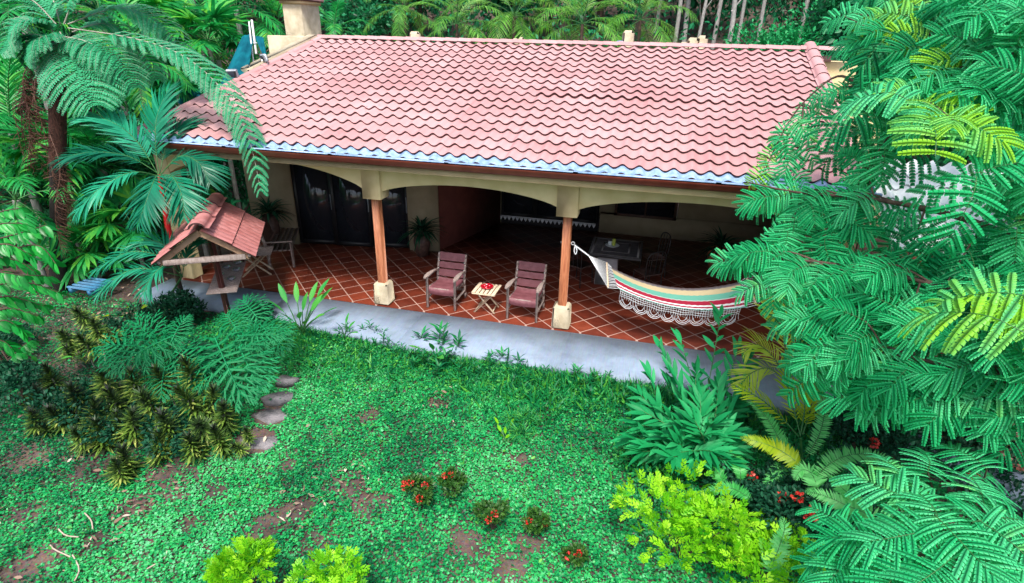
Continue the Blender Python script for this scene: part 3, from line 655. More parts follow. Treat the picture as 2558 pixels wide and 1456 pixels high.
# crochet fringe below the near edge
q = MB(); edge = G[-1]; F0, F1 = 1, nu - 3; nF = 50; lv = 5
ed = np.array([np.interp(np.linspace(F0, F1, nF), np.arange(nu), edge[:, k]) for k in range(3)]).T
drop = .29
def fr_pt(i, d):
    p = ed[i].copy(); p[2] -= d; p[1] -= .015 * math.sin(d * 20 + i * .7); p[0] += .006 * math.sin(i * 1.3 + d * 30); return p - O
net = drop * .70
for i in range(nF): q.tube([fr_pt(i, d) for d in np.linspace(-.005, net if (i % 6) not in (2, 3, 4) else net * .72, 5)], .0042, 3, a=.5, cap=False)
for k in range(lv):
    d = net * (k + .6) / lv; ids = list(range(nF)) if d < net * .72 else []
    if ids: q.tube([fr_pt(i, d + .004 * math.sin(i * 3.14)) for i in ids], .0042, 3, a=.5, cap=False)
for k in range(0, nF - 5, 6):
    for (e0, e1, dd, d0) in ((0, 6, drop, net), (.4, 5.6, drop * .90, net * .92), (1.3, 4.7, drop * .80, net * .72)):
        pts_ = []
        for s_ in np.linspace(0, 1, 13):
            ii = k + (e0 + (e1 - e0) * s_) ; ii = min(max(ii, 0), nF - 1); i0 = int(ii); f_ = ii - i0
            base = ed[i0] * (1 - f_) + ed[min(i0 + 1, nF - 1)] * f_
            pts_.append(base - O - [0, .01, d0 + (dd - d0) * math.sin(math.pi * s_) ** .6])
        q.tube(pts_, .0048, 4, a=.5, cap=False)
q.build('fringe', M['rope'], t)

# dining table with mosaic top, pedestal, tray and candle
t = empty('dining_table', (4.6, 2.85, 0), 'dark stone dining table with banded border and grey pedestal in the shaded terrace', 'dining table')
M['dk_stone'] = mat('dark_stone', (.05, .045, .05), (.09, .08, .085), 9, .3)
M['mid_stone'] = mat('pale_mosaic', (.20, .18, .18), (.30, .27, .26), 40, .5)
q = MB(); q.box((0, 0, .73), (1.15, 1.25, .05), b=.008); tt = q.build('table_top', M['dk_stone'], t)
q = MB()
for (hx, hy, w_) in ((.50, .55, .05), (.29, .32, .035)):
    for (c_, s_) in (((0, hy, .757), (2 * hx + w_, w_, .003)), ((0, -hy, .757), (2 * hx + w_, w_, .003)), ((hx, 0, .757), (w_, 2 * hy - w_, .003)), ((-hx, 0, .757), (w_, 2 * hy - w_, .003))): q.box(c_, s_)
q.build('mosaic_border', M['mid_stone'], tt)
q = MB(); q.box((-.15, -.30, .352), (.48, .40, .70), b=.02, taper=.95); q.build('pedestal', mat('grey_pedestal', (.28, .26, .28), (.36, .34, .35), 7, .8, .2), t)
t = empty('tray', (4.5, 2.94, .7585), 'round glass tray with a white cup and a yellow-green candle on the dining table', 'tray')
q = MB(); q.lathe([(0, .002), (.14, .002), (.16, .012), (.155, .016), (.13, .008), (0, .008)], n=20); q.build('plate', M['white_metal'], t)
q = MB(); q.lathe([(0, .008), (.038, .008), (.038, .16), (0, .165)], (.03, 0, 0), 12); q.build('candle', flat('lime_wax', (.45, .5, .08)), t)
q = MB(); q.lathe([(0, .008), (.04, .008), (.045, .10), (0, .10)], (-.055, 0, 0), 12); q.build('cup', M['white_metal'], t)
def dark_chair(loc, rz, label):
    e = empty('dining_chair', loc, label, 'chair', 'dark metal chairs round the dining table'); e.rotation_euler = (0, 0, rz)
    q = MB(); q.box((0, 0, .45), (.46, .44, .03), b=.01); q.build('seat', M['dark_wood'], e)
    for (x, y) in ((-.21, -.2), (.21, -.2), (-.21, .2), (.21, .2)):
        q = MB(); q.tube([(x * 1.1, y * 1.1, 0), (x, y, .45)], .013, 6); q.build('leg', M['black'], e)
    q = MB(); q.tube(crv([(-.21, .2, .45), (-.22, .25, .9), (0, .28, 1.0), (.22, .25, .9), (.21, .2, .45)], 14), .013, 6)
    for x in (-.12, 0, .12): q.tube([(x, .205, .47), (x, .27, .97)], .008, 5)
    q.build('backrest', M['black'], e)
dark_chair((3.85, 2.35, 0), 2.6, 'dark metal chair at the near left corner of the dining table')
dark_chair((5.35, 2.35, 0), -2.5, 'dark metal chair at the near right corner, behind the hammock')
dark_chair((5.45, 3.35, 0), -1.1, 'dark metal chair at the far right of the dining table')
# slatted bench at the left, seen from behind
t = empty('garden_bench', (-3.35, 1.95, 0), 'weathered wooden bench with slatted back at the left end of the terrace', 'bench'); t.rotation_euler = (0, 0, math.radians(118))
for x in (-.88, .88):
    q = MB(); q.bar((x, -.28, 0), (x, -.28, .62), .06, .06, .006); q.build('leg', M['grey_wood'], t)
    q = MB(); pp = crv([(x, .26, 0), (x, .24, .42), (x, .36, .95)], 6)
    for i in range(5): q.bar(pp[i], pp[i + 1] + (pp[i + 1] - pp[i]) * .04, .06, .06, up=(0, 1, 0), a=.4)
    q.build('leg', M['grey_wood'], t)
    q = MB(); q.bar((x, -.32, .64), (x, .30, .64), .07, .03, .006); q.build('armrest', M['grey_wood'], t)
for i in range(5):
    q = MB(); q.box((0, -.24 + i * .11, .43), (1.8, .085, .025), b=.004); q.build('seat_slat', M['grey_wood'], t)
q = MB(); q.bar((-.86, .345, .90), (.86, .345, .90), .03, .10, .01, up=(0, .3, 1)); q.bar((-.86, .275, .52), (.86, .275, .52), .03, .06, .01, up=(0, .3, 1)); q.build('back_rail', M['dark_wood'], t)
for i in range(17):
    q = MB(); x = -.8 + i * .1; q.bar((x, .28, .53), (x, .34, .87), .055, .015, .002, up=(0, 1, 0)); q.build('back_slat', M['dark_wood'], t)
# low folding table behind the bird feeder
t = empty('folding_table', (-3.25, .75, 0), 'grey wooden folding table near the left terrace edge, behind the bird feeder', 'side table'); t.rotation_euler = (0, 0, .5)
for i in range(6):
    q = MB(); q.box((0, -.25 + i * .1, .52), (.75, .085, .02), b=.003); q.build('slat', M['grey_wood'], t)
for y, (xa, xb) in ((-.2, (-.3, .3)), (-.16, (.3, -.3)), (.2, (-.3, .3)), (.16, (.3, -.3))):
    q = MB(); q.bar((xa, y, 0), (xb * .9, y, .51), .02, .035, .003, up=(1, 0, 0)); q.build('leg', M['pale_wood'], t)

# bird feeder on a post with a tiled gable roof
ap0 = np.array([-2.12, -1.84, 1.93]); ap1 = np.array([-3.30, .05, 1.90]); rd = norm(ap1 - ap0); rd[2] = 0; rd = norm(rd); sd_ = np.array([rd[1], -rd[0], 0.])
t = empty('bird_feeder', (-2.45, -1.2, -.3), 'post-mounted bird feeder with a steep pink tiled gable roof', 'bird feeder')
O = np.array([-2.45, -1.2, -.3]); ap0 = ap0 - O; LN = 2.05; HW = .80; DR = .56
def fq(u, v, side, h=0):   # u along the ridge, v down the slope 0..1, side +-1
    n_ = norm(sd_ * side * DR + np.array([0, 0, HW])); return ap0 + rd * u + sd_ * side * HW * v + np.array([0, 0, -DR * v]) + n_ * h
for side in (1, -1):
    q = MB()
    for r in range(2):
        v0, v1 = (.5, 1.0) if r == 0 else (0.03, .56)
        us = np.arange(-.02 if r == 0 else -.05, LN, .018); wv = .020 * np.abs(np.sin(math.pi * us / .18)) ** .8
        up_ = np.array([fq(u, v0, side, .02 + h + .028 * r * 0) for u, h in zip(us, wv)]); lo_ = np.array([fq(u, v1, side, .02 + h + (.022 if r == 1 else 0)) for u, h in zip(us, wv)])
        g = np.array([up_, lo_]) if side < 0 else np.array([lo_, up_]); q.grid(g, a=.3 + .3 * r); q.grid(g[::-1] - [0, 0, .014], a=.1)
        q.grid(np.array([lo_, lo_ - [0, 0, .016]]), a=.2, m=1)
    q.build('roof_tiles', [M['feeder_tile'], M['roof_edge']], t)
q = MB()
for k in range(3):
    u0 = -.08 + k * .70; half_barrel(q, fq(u0, 0, 1, .0) + [0, 0, .06], fq(u0 + .76, 0, 1, 0) + [0, 0, .035], .13, n=12, fl=.06, a=.4 + .2 * k)
q.build('ridge_tile', [M['feeder_tile'], M['roof_edge']], t, smooth=True)
fw = mat('feeder_timber', (.24, .14, .08), (.36, .23, .14), 10, .7, .2, 40)
for u in (.06, LN - .12):
    for side in (1, -1): q = MB(); q.bar(fq(u, .02, side, -.045), fq(u, .93, side, -.045), .045, .10, .004, up=(0, 0, 1)); q.build('rafter', fw, t)
for u in (.04, LN - .12): q = MB(); q.bar(fq(u, .86, 1, -.07), fq(u, .86, -1, -.07), .04, .10, .004); q.build('tie_beam', M['grey_wood'], t)
for side in (1, -1): q = MB(); q.bar(fq(.02, .90, side, -.03), fq(LN, .90, side, -.03), .05, .05, .004); q.build('purlin', M['grey_wood'], t)
pb = np.array([.28, -.28, -.25]); pt = ap0 + rd * .75 + [0, 0, -.1]
q = MB(); q.bar(np.array([ .10, -.10, -.35]), pt, .085, .085, .008, up=(0, 1, 0)); q.build('post', mat('maroon_post', (.13, .035, .035), (.19, .06, .05), 8, .6, .1), t)
tz = .58 - O[2]; tc_ = np.array([-2.72, -.75, 0]) - [O[0], O[1], 0]
q = MB(); q.box(tc_ + [0, 0, tz], (.52, 1.65, .025), np.array([sd_, rd, [0, 0, 1]]), b=.004); tr = q.build('tray', M['grey_wood'], t)
for (u, s_) in ((.75, .2), (.75, -.2)): q = MB(); q.bar(tc_ + rd * u + sd_ * s_ + [0, 0, tz], tc_ + rd * u + sd_ * s_ + [0, 0, tz + .70], .04, .04); q.build('bracket', M['dark_wood'], t)
bt_ = empty('feed_bowl', O + tc_ + rd * -.25 + sd_ * .10 + [0, 0, tz + .0135], 'shiny steel feed bowl nearest the front of the bird feeder tray', 'bowl', 'steel feed bowls on the bird feeder')
q = MB(); q.lathe([(0, .004), (.045, .004), (.07, .04), (.082, .046), (.08, .05), (.064, .044), (.04, .012), (0, .01)], n=18); q.build('basin', mat('steel', (.6, .65, .75), None, 5, .15, metal=.8), bt_, smooth=True)
q = MB(); q.lathe([(0, .022), (.055, .026)], n=14); q.build('seed', flat('seed', (.5, .5, .55)), bt_)
for k, (u, s_, lab) in enumerate(((.02, -.13, 'second steel feed bowl, on the left edge of the feeder tray'), (.22, .14, 'third steel feed bowl, on the right edge of the feeder tray'), (.40, -.06, 'fourth steel feed bowl, well back on the feeder tray'), (.62, .13, 'farthest steel feed bowl, just under the tie beam'))):
    copy_tree(bt_, O + tc_ + rd * u + sd_ * s_ + [0, 0, tz + .0135], label=lab)

# stepping stones
STONES = []
M['stone'] = mat('grey_slab', (.13, .125, .13), (.27, .25, .26), 6, .95, .7, 50)
for k, (u, v, z, a, s_, lab) in enumerate(((714, 945, -.27, .2, .36, 'topmost small grey stepping stone beside the grass, nearest the walkway'), (694, 990, -.34, .5, .50, 'second grey stepping stone from the top of the garden steps'), (678, 1036, -.42, .3, .58, 'third and widest grey stepping stone in the garden steps'), (648, 1096, -.49, -.1, .66, 'lowest grey stepping stone, half under the dark-tipped shrubs'))):
    p = P(u, v, 1); d = (p - CAMP); p = CAMP + d * ((z - CAMP[2]) / d[2])
    STONES.append((p[0], p[1], s_ * .38)); q = MB(); n_ = 7; an = np.linspace(0, 2 * math.pi, n_, endpoint=False) + .3
    rr = s_ * .46 * (1 + .14 * np.sin(an * 4 + k) + .12 * np.cos(an * 3 + k * 2)); pl = [(r * math.cos(t_) * 1.1, r * math.sin(t_) * .62) for r, t_ in zip(rr, an)]
    q.prism(pl, 2, -.12, 0, a=.5); o = q.build('stepping_stone', M['stone']); o.location = tuple(p); o.rotation_euler = (0, 0, a)
    tag(o, lab, 'stepping stone', 'grey stone garden steps')
# blue slatted thing on the ground behind the tree fern
t = empty('pallet', (-5.95, -1.0, 0), 'blue slatted frame lying on the ground behind the dark tree fern trunk', 'slatted frame')
for i in range(5):
    q = MB(); q.box((0, -.26 + i * .12, .12), (.62, .07, .03), b=.005); q.build('slat', mat('blue_paint', (.02, .12, .25), (.04, .2, .36), 6, .5) if i == 0 else bpy.data.materials['blue_paint'], t)
for x_ in (-.24, .24): q = MB(); q.box((x_, 0, .05), (.06, .6, .10)); q.build('bearer', bpy.data.materials['blue_paint'], t)
# ================================================================== vegetation kit
G_ = {}
def G(name, *cols, **k): G_[name] = leafmat('leaf_' + name, cols, **k)
G('flame', (.002, .11, .040), (.005, .30, .095), (.02, .50, .17), (.09, .64, .27), (.28, .66, .03), trans=.3)
G('treefern', (.012, .18, .08), (.03, .34, .15), (.09, .50, .26), trans=.3)
G('deadfern', (.05, .020, .013), (.11, .045, .03), (.17, .085, .06), trans=.1)
G('palm', (.003, .09, .030), (.008, .25, .06), (.03, .42, .09), (.22, .58, .03), trans=.38)
G('redpalm', (.004, .13, .07), (.010, .25, .13), (.03, .40, .22), trans=.25, rough=.35)
G('coco', (.04, .26, .03), (.16, .46, .06), (.50, .70, .25), trans=.45)
G('forest', (.005, .05, .022), (.009, .13, .05), (.02, .28, .11), (.08, .42, .18), trans=.3)
G('phil', (.003, .10, .035), (.006, .21, .07), (.02, .34, .13), trans=.2, rough=.5, spec=.2)
G('drac', (.012, .020, .010), (.035, .085, .018), (.14, .26, .035), (.42, .48, .12), trans=.15)
G('ginger', (.003, .12, .035), (.010, .28, .085), (.05, .46, .16), trans=.2, rough=.5, spec=.2)
G('lime', (.03, .26, .006), (.12, .46, .008), (.28, .66, .015), (.45, .78, .04), trans=.35)
G('ixora', (.010, .045, .010), (.025, .10, .014), (.06, .17, .02), trans=.15)
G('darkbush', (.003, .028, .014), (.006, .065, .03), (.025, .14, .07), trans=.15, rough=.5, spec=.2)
G('fern', (.025, .28, .05), (.07, .48, .10), (.18, .62, .20), trans=.4)
G('yfern', (.14, .28, .008), (.30, .45, .012), (.52, .60, .03), trans=.4)
G('gold', (.20, .38, .01), (.36, .55, .025), (.60, .72, .09), trans=.4)
G('lefttree', (.003, .14, .02), (.006, .32, .045), (.05, .52, .07), trans=.3, rough=.35)
G('cover', (.002, .075, .030), (.004, .20, .062), (.010, .35, .095), (.04, .46, .11), (.13, .55, .24), trans=.2)
G('weed', (.004, .11, .05), (.012, .27, .065), (.12, .46, .05), trans=.25)
G('flower', (.42, .01, .015), (.62, .03, .02), (.75, .10, .07), trans=.2)
G('litter', (.10, .055, .04), (.26, .17, .12), (.50, .42, .34), trans=0, rough=.8)
M['bark_grey'] = mat('grey_bark', (.24, .225, .215), (.44, .42, .40), 9, .9, .4, 40, stretch=(4, 4, 1))
M['bark_brown'] = mat('brown_bark', (.05, .03, .022), (.11, .07, .05), 9, .9, .5, 40)
M['bark_fibre'] = mat('fibrous_fern_trunk', (.04, .015, .011), (.12, .045, .032), 14, .95, .9, 50, stretch=(5, 5, .7))
M['bark_black'] = mat('dark_fern_trunk', (.006, .005, .005), (.02, .015, .013), 14, .95, .9, 50, stretch=(5, 5, .7))
M['green_stem'] = mat('green_stem', (.02, .12, .03), (.06, .2, .05), 9, .5)
M['red_stem'] = mat('red_crownshaft', (.38, .006, .012), (.55, .02, .02), 6, .35, stretch=(1, 1, .4))
M['pale_stem'] = mat('pale_stem', (.28, .27, .22), (.42, .40, .33), 9, .8)

def add_many(mb, V, F, O, Fr, sc, a):
    """many placed copies of a small template; F dict k->faces"""
    N = len(O); 
    if N == 0: return
    W = (V[None] * np.asarray(sc).reshape(N, 1, 1 if np.ndim(sc) < 2 else 3)) @ Fr + O[:, None, :]
    k = len(V); f = {kk: (np.asarray(ff)[None] + (np.arange(N) * k)[:, None, None]).reshape(-1, kk) for kk, ff in F.items()}
    mb.add(W.reshape(-1, 3), f, np.repeat(np.asarray(a, float), k))
def frames(D, U):
    D = D / (np.linalg.norm(D, axis=1)[:, None] + 1e-9); Z = U - D * np.sum(D * U, 1)[:, None]; Z /= np.linalg.norm(Z, axis=1)[:, None] + 1e-9
    return np.stack([np.cross(D, Z), D, Z], 1)
def blade(w=.2, droop=.25, seg=3, fold=.12, base=.15, tipw=0.0, peak=.4):
    """lance leaf along +y, length 1"""
    V = []; 
    for i in range(seg + 1):
        t = i / seg; ww = w / 2 * (base + (1 - base) * math.sin(math.pi * min(1, t / (2 * peak)) if t < peak else math.pi / 2) if t < peak else (math.cos((t - peak) / (1 - peak) * math.pi / 2) ** .8 * (1 - tipw) + tipw))
        y = t * (1 - .25 * droop * t); z = -droop * t * t
        V += [(-ww, y, z), (0, y, z - fold * ww * 2), (ww, y, z)]
    F = []
    for i in range(seg):
        q = i * 3; F += [(q, q + 1, q + 4, q + 3), (q + 1, q + 2, q + 5, q + 4)]
    return np.array(V), {4: np.array(F)}
def diamond(w=.5, fold=.1, droop=.1):
    return np.array([(0, 0, 0), (w / 2, .5, fold), (0, 1, -droop), (-w / 2, .5, fold)]), {3: np.array([(0, 1, 2), (0, 2, 3)])}
B_LANCE = blade(.22, .3, 3); B_NARROW = blade(.09, .35, 3, peak=.25, base=.5); B_OVAL = blade(.48, .25, 3); B_STRIP = blade(.19, .25, 2, peak=.3, base=.6, tipw=.1)
B_SM = diamond(.55); B_RND = diamond(.95, .05, .05)

def along(mb, path, n=20, llen=.4, lw=.10, ang=60, droop=.3, shape='leaf', up=(0, 0, 1), a=None, stem=True, stemr=.012, start=.18, prof=None, vj=.12, mats=1, lift=.15, teeth=16, jit=.08, angk=.45):
    """frond: rachis along path, paired leaflets; shape 'leaf' = simple leaflets, 'comb' = toothed pinnae"""
    pth = crv(path, 26); T = np.gradient(pth, axis=0); seg = np.linalg.norm(np.diff(pth, axis=0), axis=1); cum = np.concatenate([[0], np.cumsum(seg)]); cum /= cum[-1]
    a0 = rng.random() if a is None else a
    if stem: mb.tube(pth[::2] if len(pth) > 12 else pth, [stemr, stemr * .8, stemr * .3], 4, a=a0, m=mats, cap=False)
    ts = np.linspace(start, .985, n); prof = prof or (lambda t: math.sin(math.pi * (.12 + .80 * t)) ** .8)
    O = []; D = []; U = []; SC = []; AA = []
    for i, t in enumerate(ts):
        p = np.array([np.interp(t, cum, pth[:, k]) for k in range(3)]); tg = norm([np.interp(t, cum, T[:, k]) for k in range(3)])
        Fm = frame(tg, up); tt = (t - start) / (1 - start); L = llen * prof(tt); an = math.radians(ang * (1 - angk * tt))
        for s in (-1, 1):
            aj = an + rng.normal(0, jit); d = Fm[0] * s * math.sin(aj) + Fm[1] * math.cos(aj) + Fm[2] * (lift + rng.normal(0, jit))
            O.append(p); D.append(d); U.append(Fm[2] + Fm[0] * s * rng.normal(.1, .15)); SC.append(L * rng.uniform(.9, 1.08)); AA.append(a0 + rng.normal(0, vj))
    O, D, U, SC, AA = map(np.array, (O, D, U, SC, AA)); Fr = frames(D, U)
    if shape == 'leaf': V, F = blade(lw, droop, 3, peak=.3, base=.5, fold=.1)
    elif shape == 'leaf2': V, F = blade(lw, droop, 2, peak=.3, base=.6, fold=.05)
    else:
        k = teeth; w2 = lw / 2; V = []; F = []  # saw-toothed ribbon
        for i in range(k + 1):
            t = i / k; V.append((0, t, -droop * t * t))
        for s in (-1, 1):
            for i in range(k):
                for q_, (dt, wf) in enumerate(((.25, .84), (1.02, 1.0))):
                    t = (i + dt) / k; ww = w2 * wf * min(1, .6 + 1.6 * t) * (1 - max(0, t - .8) * 1.6); V.append((s * ww, t, -droop * t * t - .012))
                b_ = k + 1 + (0 if s < 0 else 2 * k) + 2 * i; F.append((i, i + 1, b_ + 1, b_))
        V = np.array(V); F = {4: np.array(F)}
    add_many(mb, V, F, O, Fr, SC, AA)

def build_things(name, parts, loc, label, cat, group=None):
    e = empty(name, loc, label, cat, group)
    for (pn, mb, ms, sm) in parts:
        if mb.n:
            o = mb.build(pn, ms, None, sm); me = o.data
            co = np.empty(len(me.vertices) * 3, np.float32); me.vertices.foreach_get('co', co); co = co.reshape(-1, 3) - np.asarray(loc, np.float32); me.vertices.foreach_set('co', co.ravel()); me.update(); o.parent = e
    return e

def palm(loc, h, nf, L, material, label, cat='palm', group=None, name='palm_tree', llen=.5, lw=.09, lean=(0, 0), r=.09, el=(75, -25), n=22, droopy=1.0, bark='bark_grey', shaft=False):
    tr = MB(); cr = MB(); O = np.array([0, 0, 0.]); top = np.array([lean[0], lean[1], h])
    tr.tube(crv([O, top * .5 + [lean[0] * .1, 0, 0], top], 8), [r * 1.3, r, r * .9], 8, a=.5)
    for k in range(nf):
        az = k * 2.399 + rng.normal(0, .2); e0 = math.radians(el[0] + (el[1] - el[0]) * (k / (nf - 1)) ** .9)
        pts = [top]; d = np.array([math.cos(az) * math.cos(e0), math.sin(az) * math.cos(e0), math.sin(e0)]); p = top.copy(); LL = L * rng.uniform(.85, 1.1); bend = .30 * droopy
        for i in range(5):
            p = p + d * LL / 5; pts.append(p.copy()); d = norm(d - np.array([0, 0, bend * (1.1 if i > 1 else .7)]))
        along(cr, pts, n, llen, lw / 1.0, 55, .35 * droopy, 'leaf', a=.25 + .5 * rng.random(), stemr=.015)
    e = empty(name, loc, label, cat, group)
    tr.build('trunk', M[bark], e); cr.build('crown', [G_[material], M['green_stem']], e)
    return e
def shrub(loc, R, H, nl, leaf, ls, material, label, cat='shrub', group=None, name='shrub', lumps=7, stems=6, flowers=0, sprig=False, flat=.6, fls=.045, seed=None, bark='bark_brown', core=.55):
    f = MB(); st = MB(); fl = MB(); e = empty(name, loc, label, cat, group)
    C = []; 
    for i in range(lumps):
        an = i * 2.4 + rng.normal(0, .3); rr = R * (.15 + .5 * math.sqrt((i + .5) / lumps)); C.append((np.array([rr * math.cos(an), rr * math.sin(an), H * rng.uniform(.45, .75)]), R * rng.uniform(.32, .5)))
    for i in range(stems):
        c = C[i % lumps][0]; st.tube(crv([(c[0] * .1, c[1] * .1, -.05), c * [.5, .5, .5], c * [1, 1, .95]], 5), [.02, .012, .006], 5, a=.5, cap=False)
    N = nl; ci = rng.integers(0, lumps, N); u = rng.normal(size=(N, 3)); u[:, 2] = np.abs(u[:, 2]) * .9 - .25; u /= np.linalg.norm(u, axis=1)[:, None]
    cc = np.array([C[i][0] for i in ci]); cr_ = np.array([C[i][1] for i in ci])
    rad = cr_ * (core + (1 - core) * rng.random(N) ** .5) * rng.uniform(.85, 1.15, N); O = cc + u * rad[:, None] * np.array([1, 1, flat + .3]); O[:, 2] = np.maximum(O[:, 2], .03)
    D = u * .8 + rng.normal(size=(N, 3)) * .45 + [0, 0, .25]; U = np.array([0, 0, 1.]) + rng.normal(size=(N, 3)) * .35 + u * .4
    a = rng.normal(.5, .22, N)
    if sprig:
        V0, F0 = leaf; k = 5; VV = []; FF = {kk: [] for kk in F0}; n0 = 0
        for j in range(k):
            for s in (-1, 1):
                az = s * (1.0 - .5 * j / k) + (j % 2) * .25; c, sn = math.cos(az), math.sin(az); Rm = np.array([[c, -sn * 1, 0], [sn, c, .25], [0, 0, 1]])
                sc_ = ls * (.75 if j in (0, k - 1) else 1.0); v = (V0 * sc_) @ np.array([[c, -sn, 0], [sn, c, .35], [0, 0, 1.]]); v = v + [0, j * ls * .42, 0]
                VV.append(v)
                for kk in F0: FF[kk].append(F0[kk] + n0)
                n0 += len(V0)
        V = np.concatenate(VV); F = {kk: np.concatenate(v) for kk, v in FF.items()}; sc = rng.uniform(.7, 1.15, N)
    else: V, F = leaf; sc = ls * rng.uniform(.65, 1.2, N)
    add_many(f, V, F, O, frames(D, U), sc, a)
    st.build('stems', M[bark], e); f.build('foliage', G_[material], e)
    for i in range(flowers):
        c, r_ = C[rng.integers(0, lumps)]; d = norm(rng.normal(size=3) * .45 + [0.1, -.9, .8]); q = MB(); n = 26
        uu = rng.normal(size=(n, 3)); uu /= np.linalg.norm(uu, axis=1)[:, None]; add_many(q, *B_RND, uu * fls * .55, frames(uu + rng.normal(size=(n, 3)) * .6, rng.normal(size=(n, 3))), np.full(n, fls * .62), rng.random(n))
        o = q.build('flower_head', G_['flower'], e); o.location = tuple(c + d * (r_ * 1.08) * np.array([1, 1, flat + .3]))
    return e
def gnd(u, v, lift=0.0):
    """point of the sloping ground under photo position (u,v)"""
    lo, hi = 1.0, 60.0
    for _ in range(40):
        m_ = (lo + hi) / 2; p = P(u, v, m_)
        if p[2] > float(gz(p[0], p[1])): lo = m_
        else: hi = m_
    p = P(u, v, lo); p[2] = float(gz(p[0], p[1])) + lift; return p
# ================================================================== ground cover, litter (uncountable)
def inpoly(x, y, poly):
    c = np.zeros(len(x), bool); n = len(poly)
    for i in range(n):
        x0, y0 = poly[i]; x1, y1 = poly[(i + 1) % n]
        c ^= ((y0 > y) != (y1 > y)) & (x < (x1 - x0) * (y - y0) / (y1 - y0 + 1e-12) + x0)
    return c
def vnoise(x, y, s, seed=0):
    r = np.random.default_rng(seed).random((64, 64)); X = x * s + 20; Y = y * s + 20; i = np.floor(X).astype(int); j = np.floor(Y).astype(int); fx = X - i; fy = Y - j; fx = fx * fx * (3 - 2 * fx); fy = fy * fy * (3 - 2 * fy)
    g = lambda a, b: r[a % 64, b % 64]
    return (g(i, j) * (1 - fx) + g(i + 1, j) * fx) * (1 - fy) + (g(i, j + 1) * (1 - fx) + g(i + 1, j + 1) * fx) * fy
patches = []
for (u, v, r) in ((870, 1225, .34), (905, 1275, .25), (700, 1290, .36), (650, 1330, .3), (1170, 1375, .28), (1275, 1430, .28), (1330, 1360, .2), (925, 1040, .25), (340, 1270, .3), (250, 1350, .25), (430, 1180, .5), (280, 1110, .6), (760, 1270, .22), (1090, 1010, .2), (1150, 1340, .2), (800, 1350, .22), (950, 1250, .2), (540, 1230, .2), (120, 1400, .3), (200, 1190, .3), (60, 1290, .3), (60, 1150, .35), (720, 1165, .14), (1010, 980, .14), (440, 1240, .2), (1300, 1150, .2), (480, 1310, .2), (30, 1440, .3)):
    p = gnd(u, v); patches.append((p[0], p[1], r))
N = 420000
x = rng.uniform(-9.5, 10.5, N); y = rng.uniform(-8.2, -1.0, N)
keep = np.ones(N, bool)
for (px, py, r) in patches:
    d = np.hypot((x - px), (y - py) * 1.2) / (r * .86); d = d + .55 * (vnoise(x, y, 4.5, 5) - .5) + .35 * (vnoise(x, y, 11, 6) - .5); keep &= (d > 1.15) | (rng.random(N) < .10 + .75 * np.clip(d - .35, 0, 1.2))
dens = .62 + .75 * vnoise(x, y, 2.2, 1) + .35 * vnoise(x, y, 7, 2); dens = np.where(x < -1.2 - .25 * (y + 3), dens * .9, dens); dens = np.where((x < -4) & (y > -3.2), dens * .4, dens)
keep &= rng.random(N) < dens
keep &= ~((y > -1.30) & (x > 1)) & ~((y > -1.34 + .1 * np.clip(1 - x, 0, 4.2)) & (x < 8.6)) & ~((x > 8.4) & (y > -1.4 - .78 * (x - 8.4)))
for (sx_, sy_, sr_) in STONES: keep &= np.hypot((x - sx_) / 1.25, (y - sy_ + .06) / .95) > sr_
x, y = x[keep], y[keep]; n = len(x); z = gz(x, y) + rng.uniform(.005, .045, n) + .03 * vnoise(x, y, 3, 4)
an = rng.uniform(0, 2 * math.pi, n); D = np.stack([np.cos(an), np.sin(an), rng.uniform(-.1, .55, n)], 1); U = np.array([0, 0, 1.]) + rng.normal(size=(n, 3)) * .35
a = .42 + .50 * (vnoise(x, y, .9, 9) - .5) + .45 * (vnoise(x, y, 4, 8) - .5) + rng.normal(0, .20, n) - .30 * np.clip((-x - .2) / 3, 0, 1) + .10  # leaf tone drops towards the left: shade on the lawn put into the colour
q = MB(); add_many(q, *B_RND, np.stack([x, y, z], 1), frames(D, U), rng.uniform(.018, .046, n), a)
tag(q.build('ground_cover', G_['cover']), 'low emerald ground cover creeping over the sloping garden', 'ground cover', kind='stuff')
# taller grass and weeds below the walkway
n = 15000; x = rng.uniform(-2.6, 8.3, n); edge = np.where(x > 1, -1.3, -1.3 + .1 * np.clip(1 - x, 0, 4.2)); y = edge - .03 - rng.exponential(.34, n); k = rng.random(n) < (.2 + 1.0 * vnoise(x, y, 3, 21)) ; x, y = x[k], y[k]; n = len(x)
O = np.stack([x, y, gz(x, y)], 1); D = rng.normal(size=(n, 3)) * [.5, .5, 0] + [0, 0, 1.]; U = rng.normal(size=(n, 3))
q = MB(); sc = np.stack([rng.uniform(.6, 1.6, n), np.ones(n), np.ones(n)], 1) * (rng.uniform(.08, .27, n) * (.45 + 1.1 * vnoise(x, y, 2, 22)))[:, None]
add_many(q, *B_NARROW, O, frames(D, U), sc, rng.normal(.45, .25, n))
n = 9000; x = rng.uniform(-2.8, 7.5, n); edge = np.where(x > 1, -1.3, -1.3 + .1 * np.clip(1 - x, 0, 4.2)); y = edge - rng.exponential(.35, n); O = np.stack([x, y, gz(x, y) + rng.uniform(.03, .14, n)], 1)
add_many(q, *B_OVAL, O, frames(rng.normal(size=(n, 3)) * [1, 1, .3], np.array([0, 0, 1.]) + rng.normal(size=(n, 3)) * .4), rng.uniform(.035, .075, n), rng.normal(.5, .25, n))
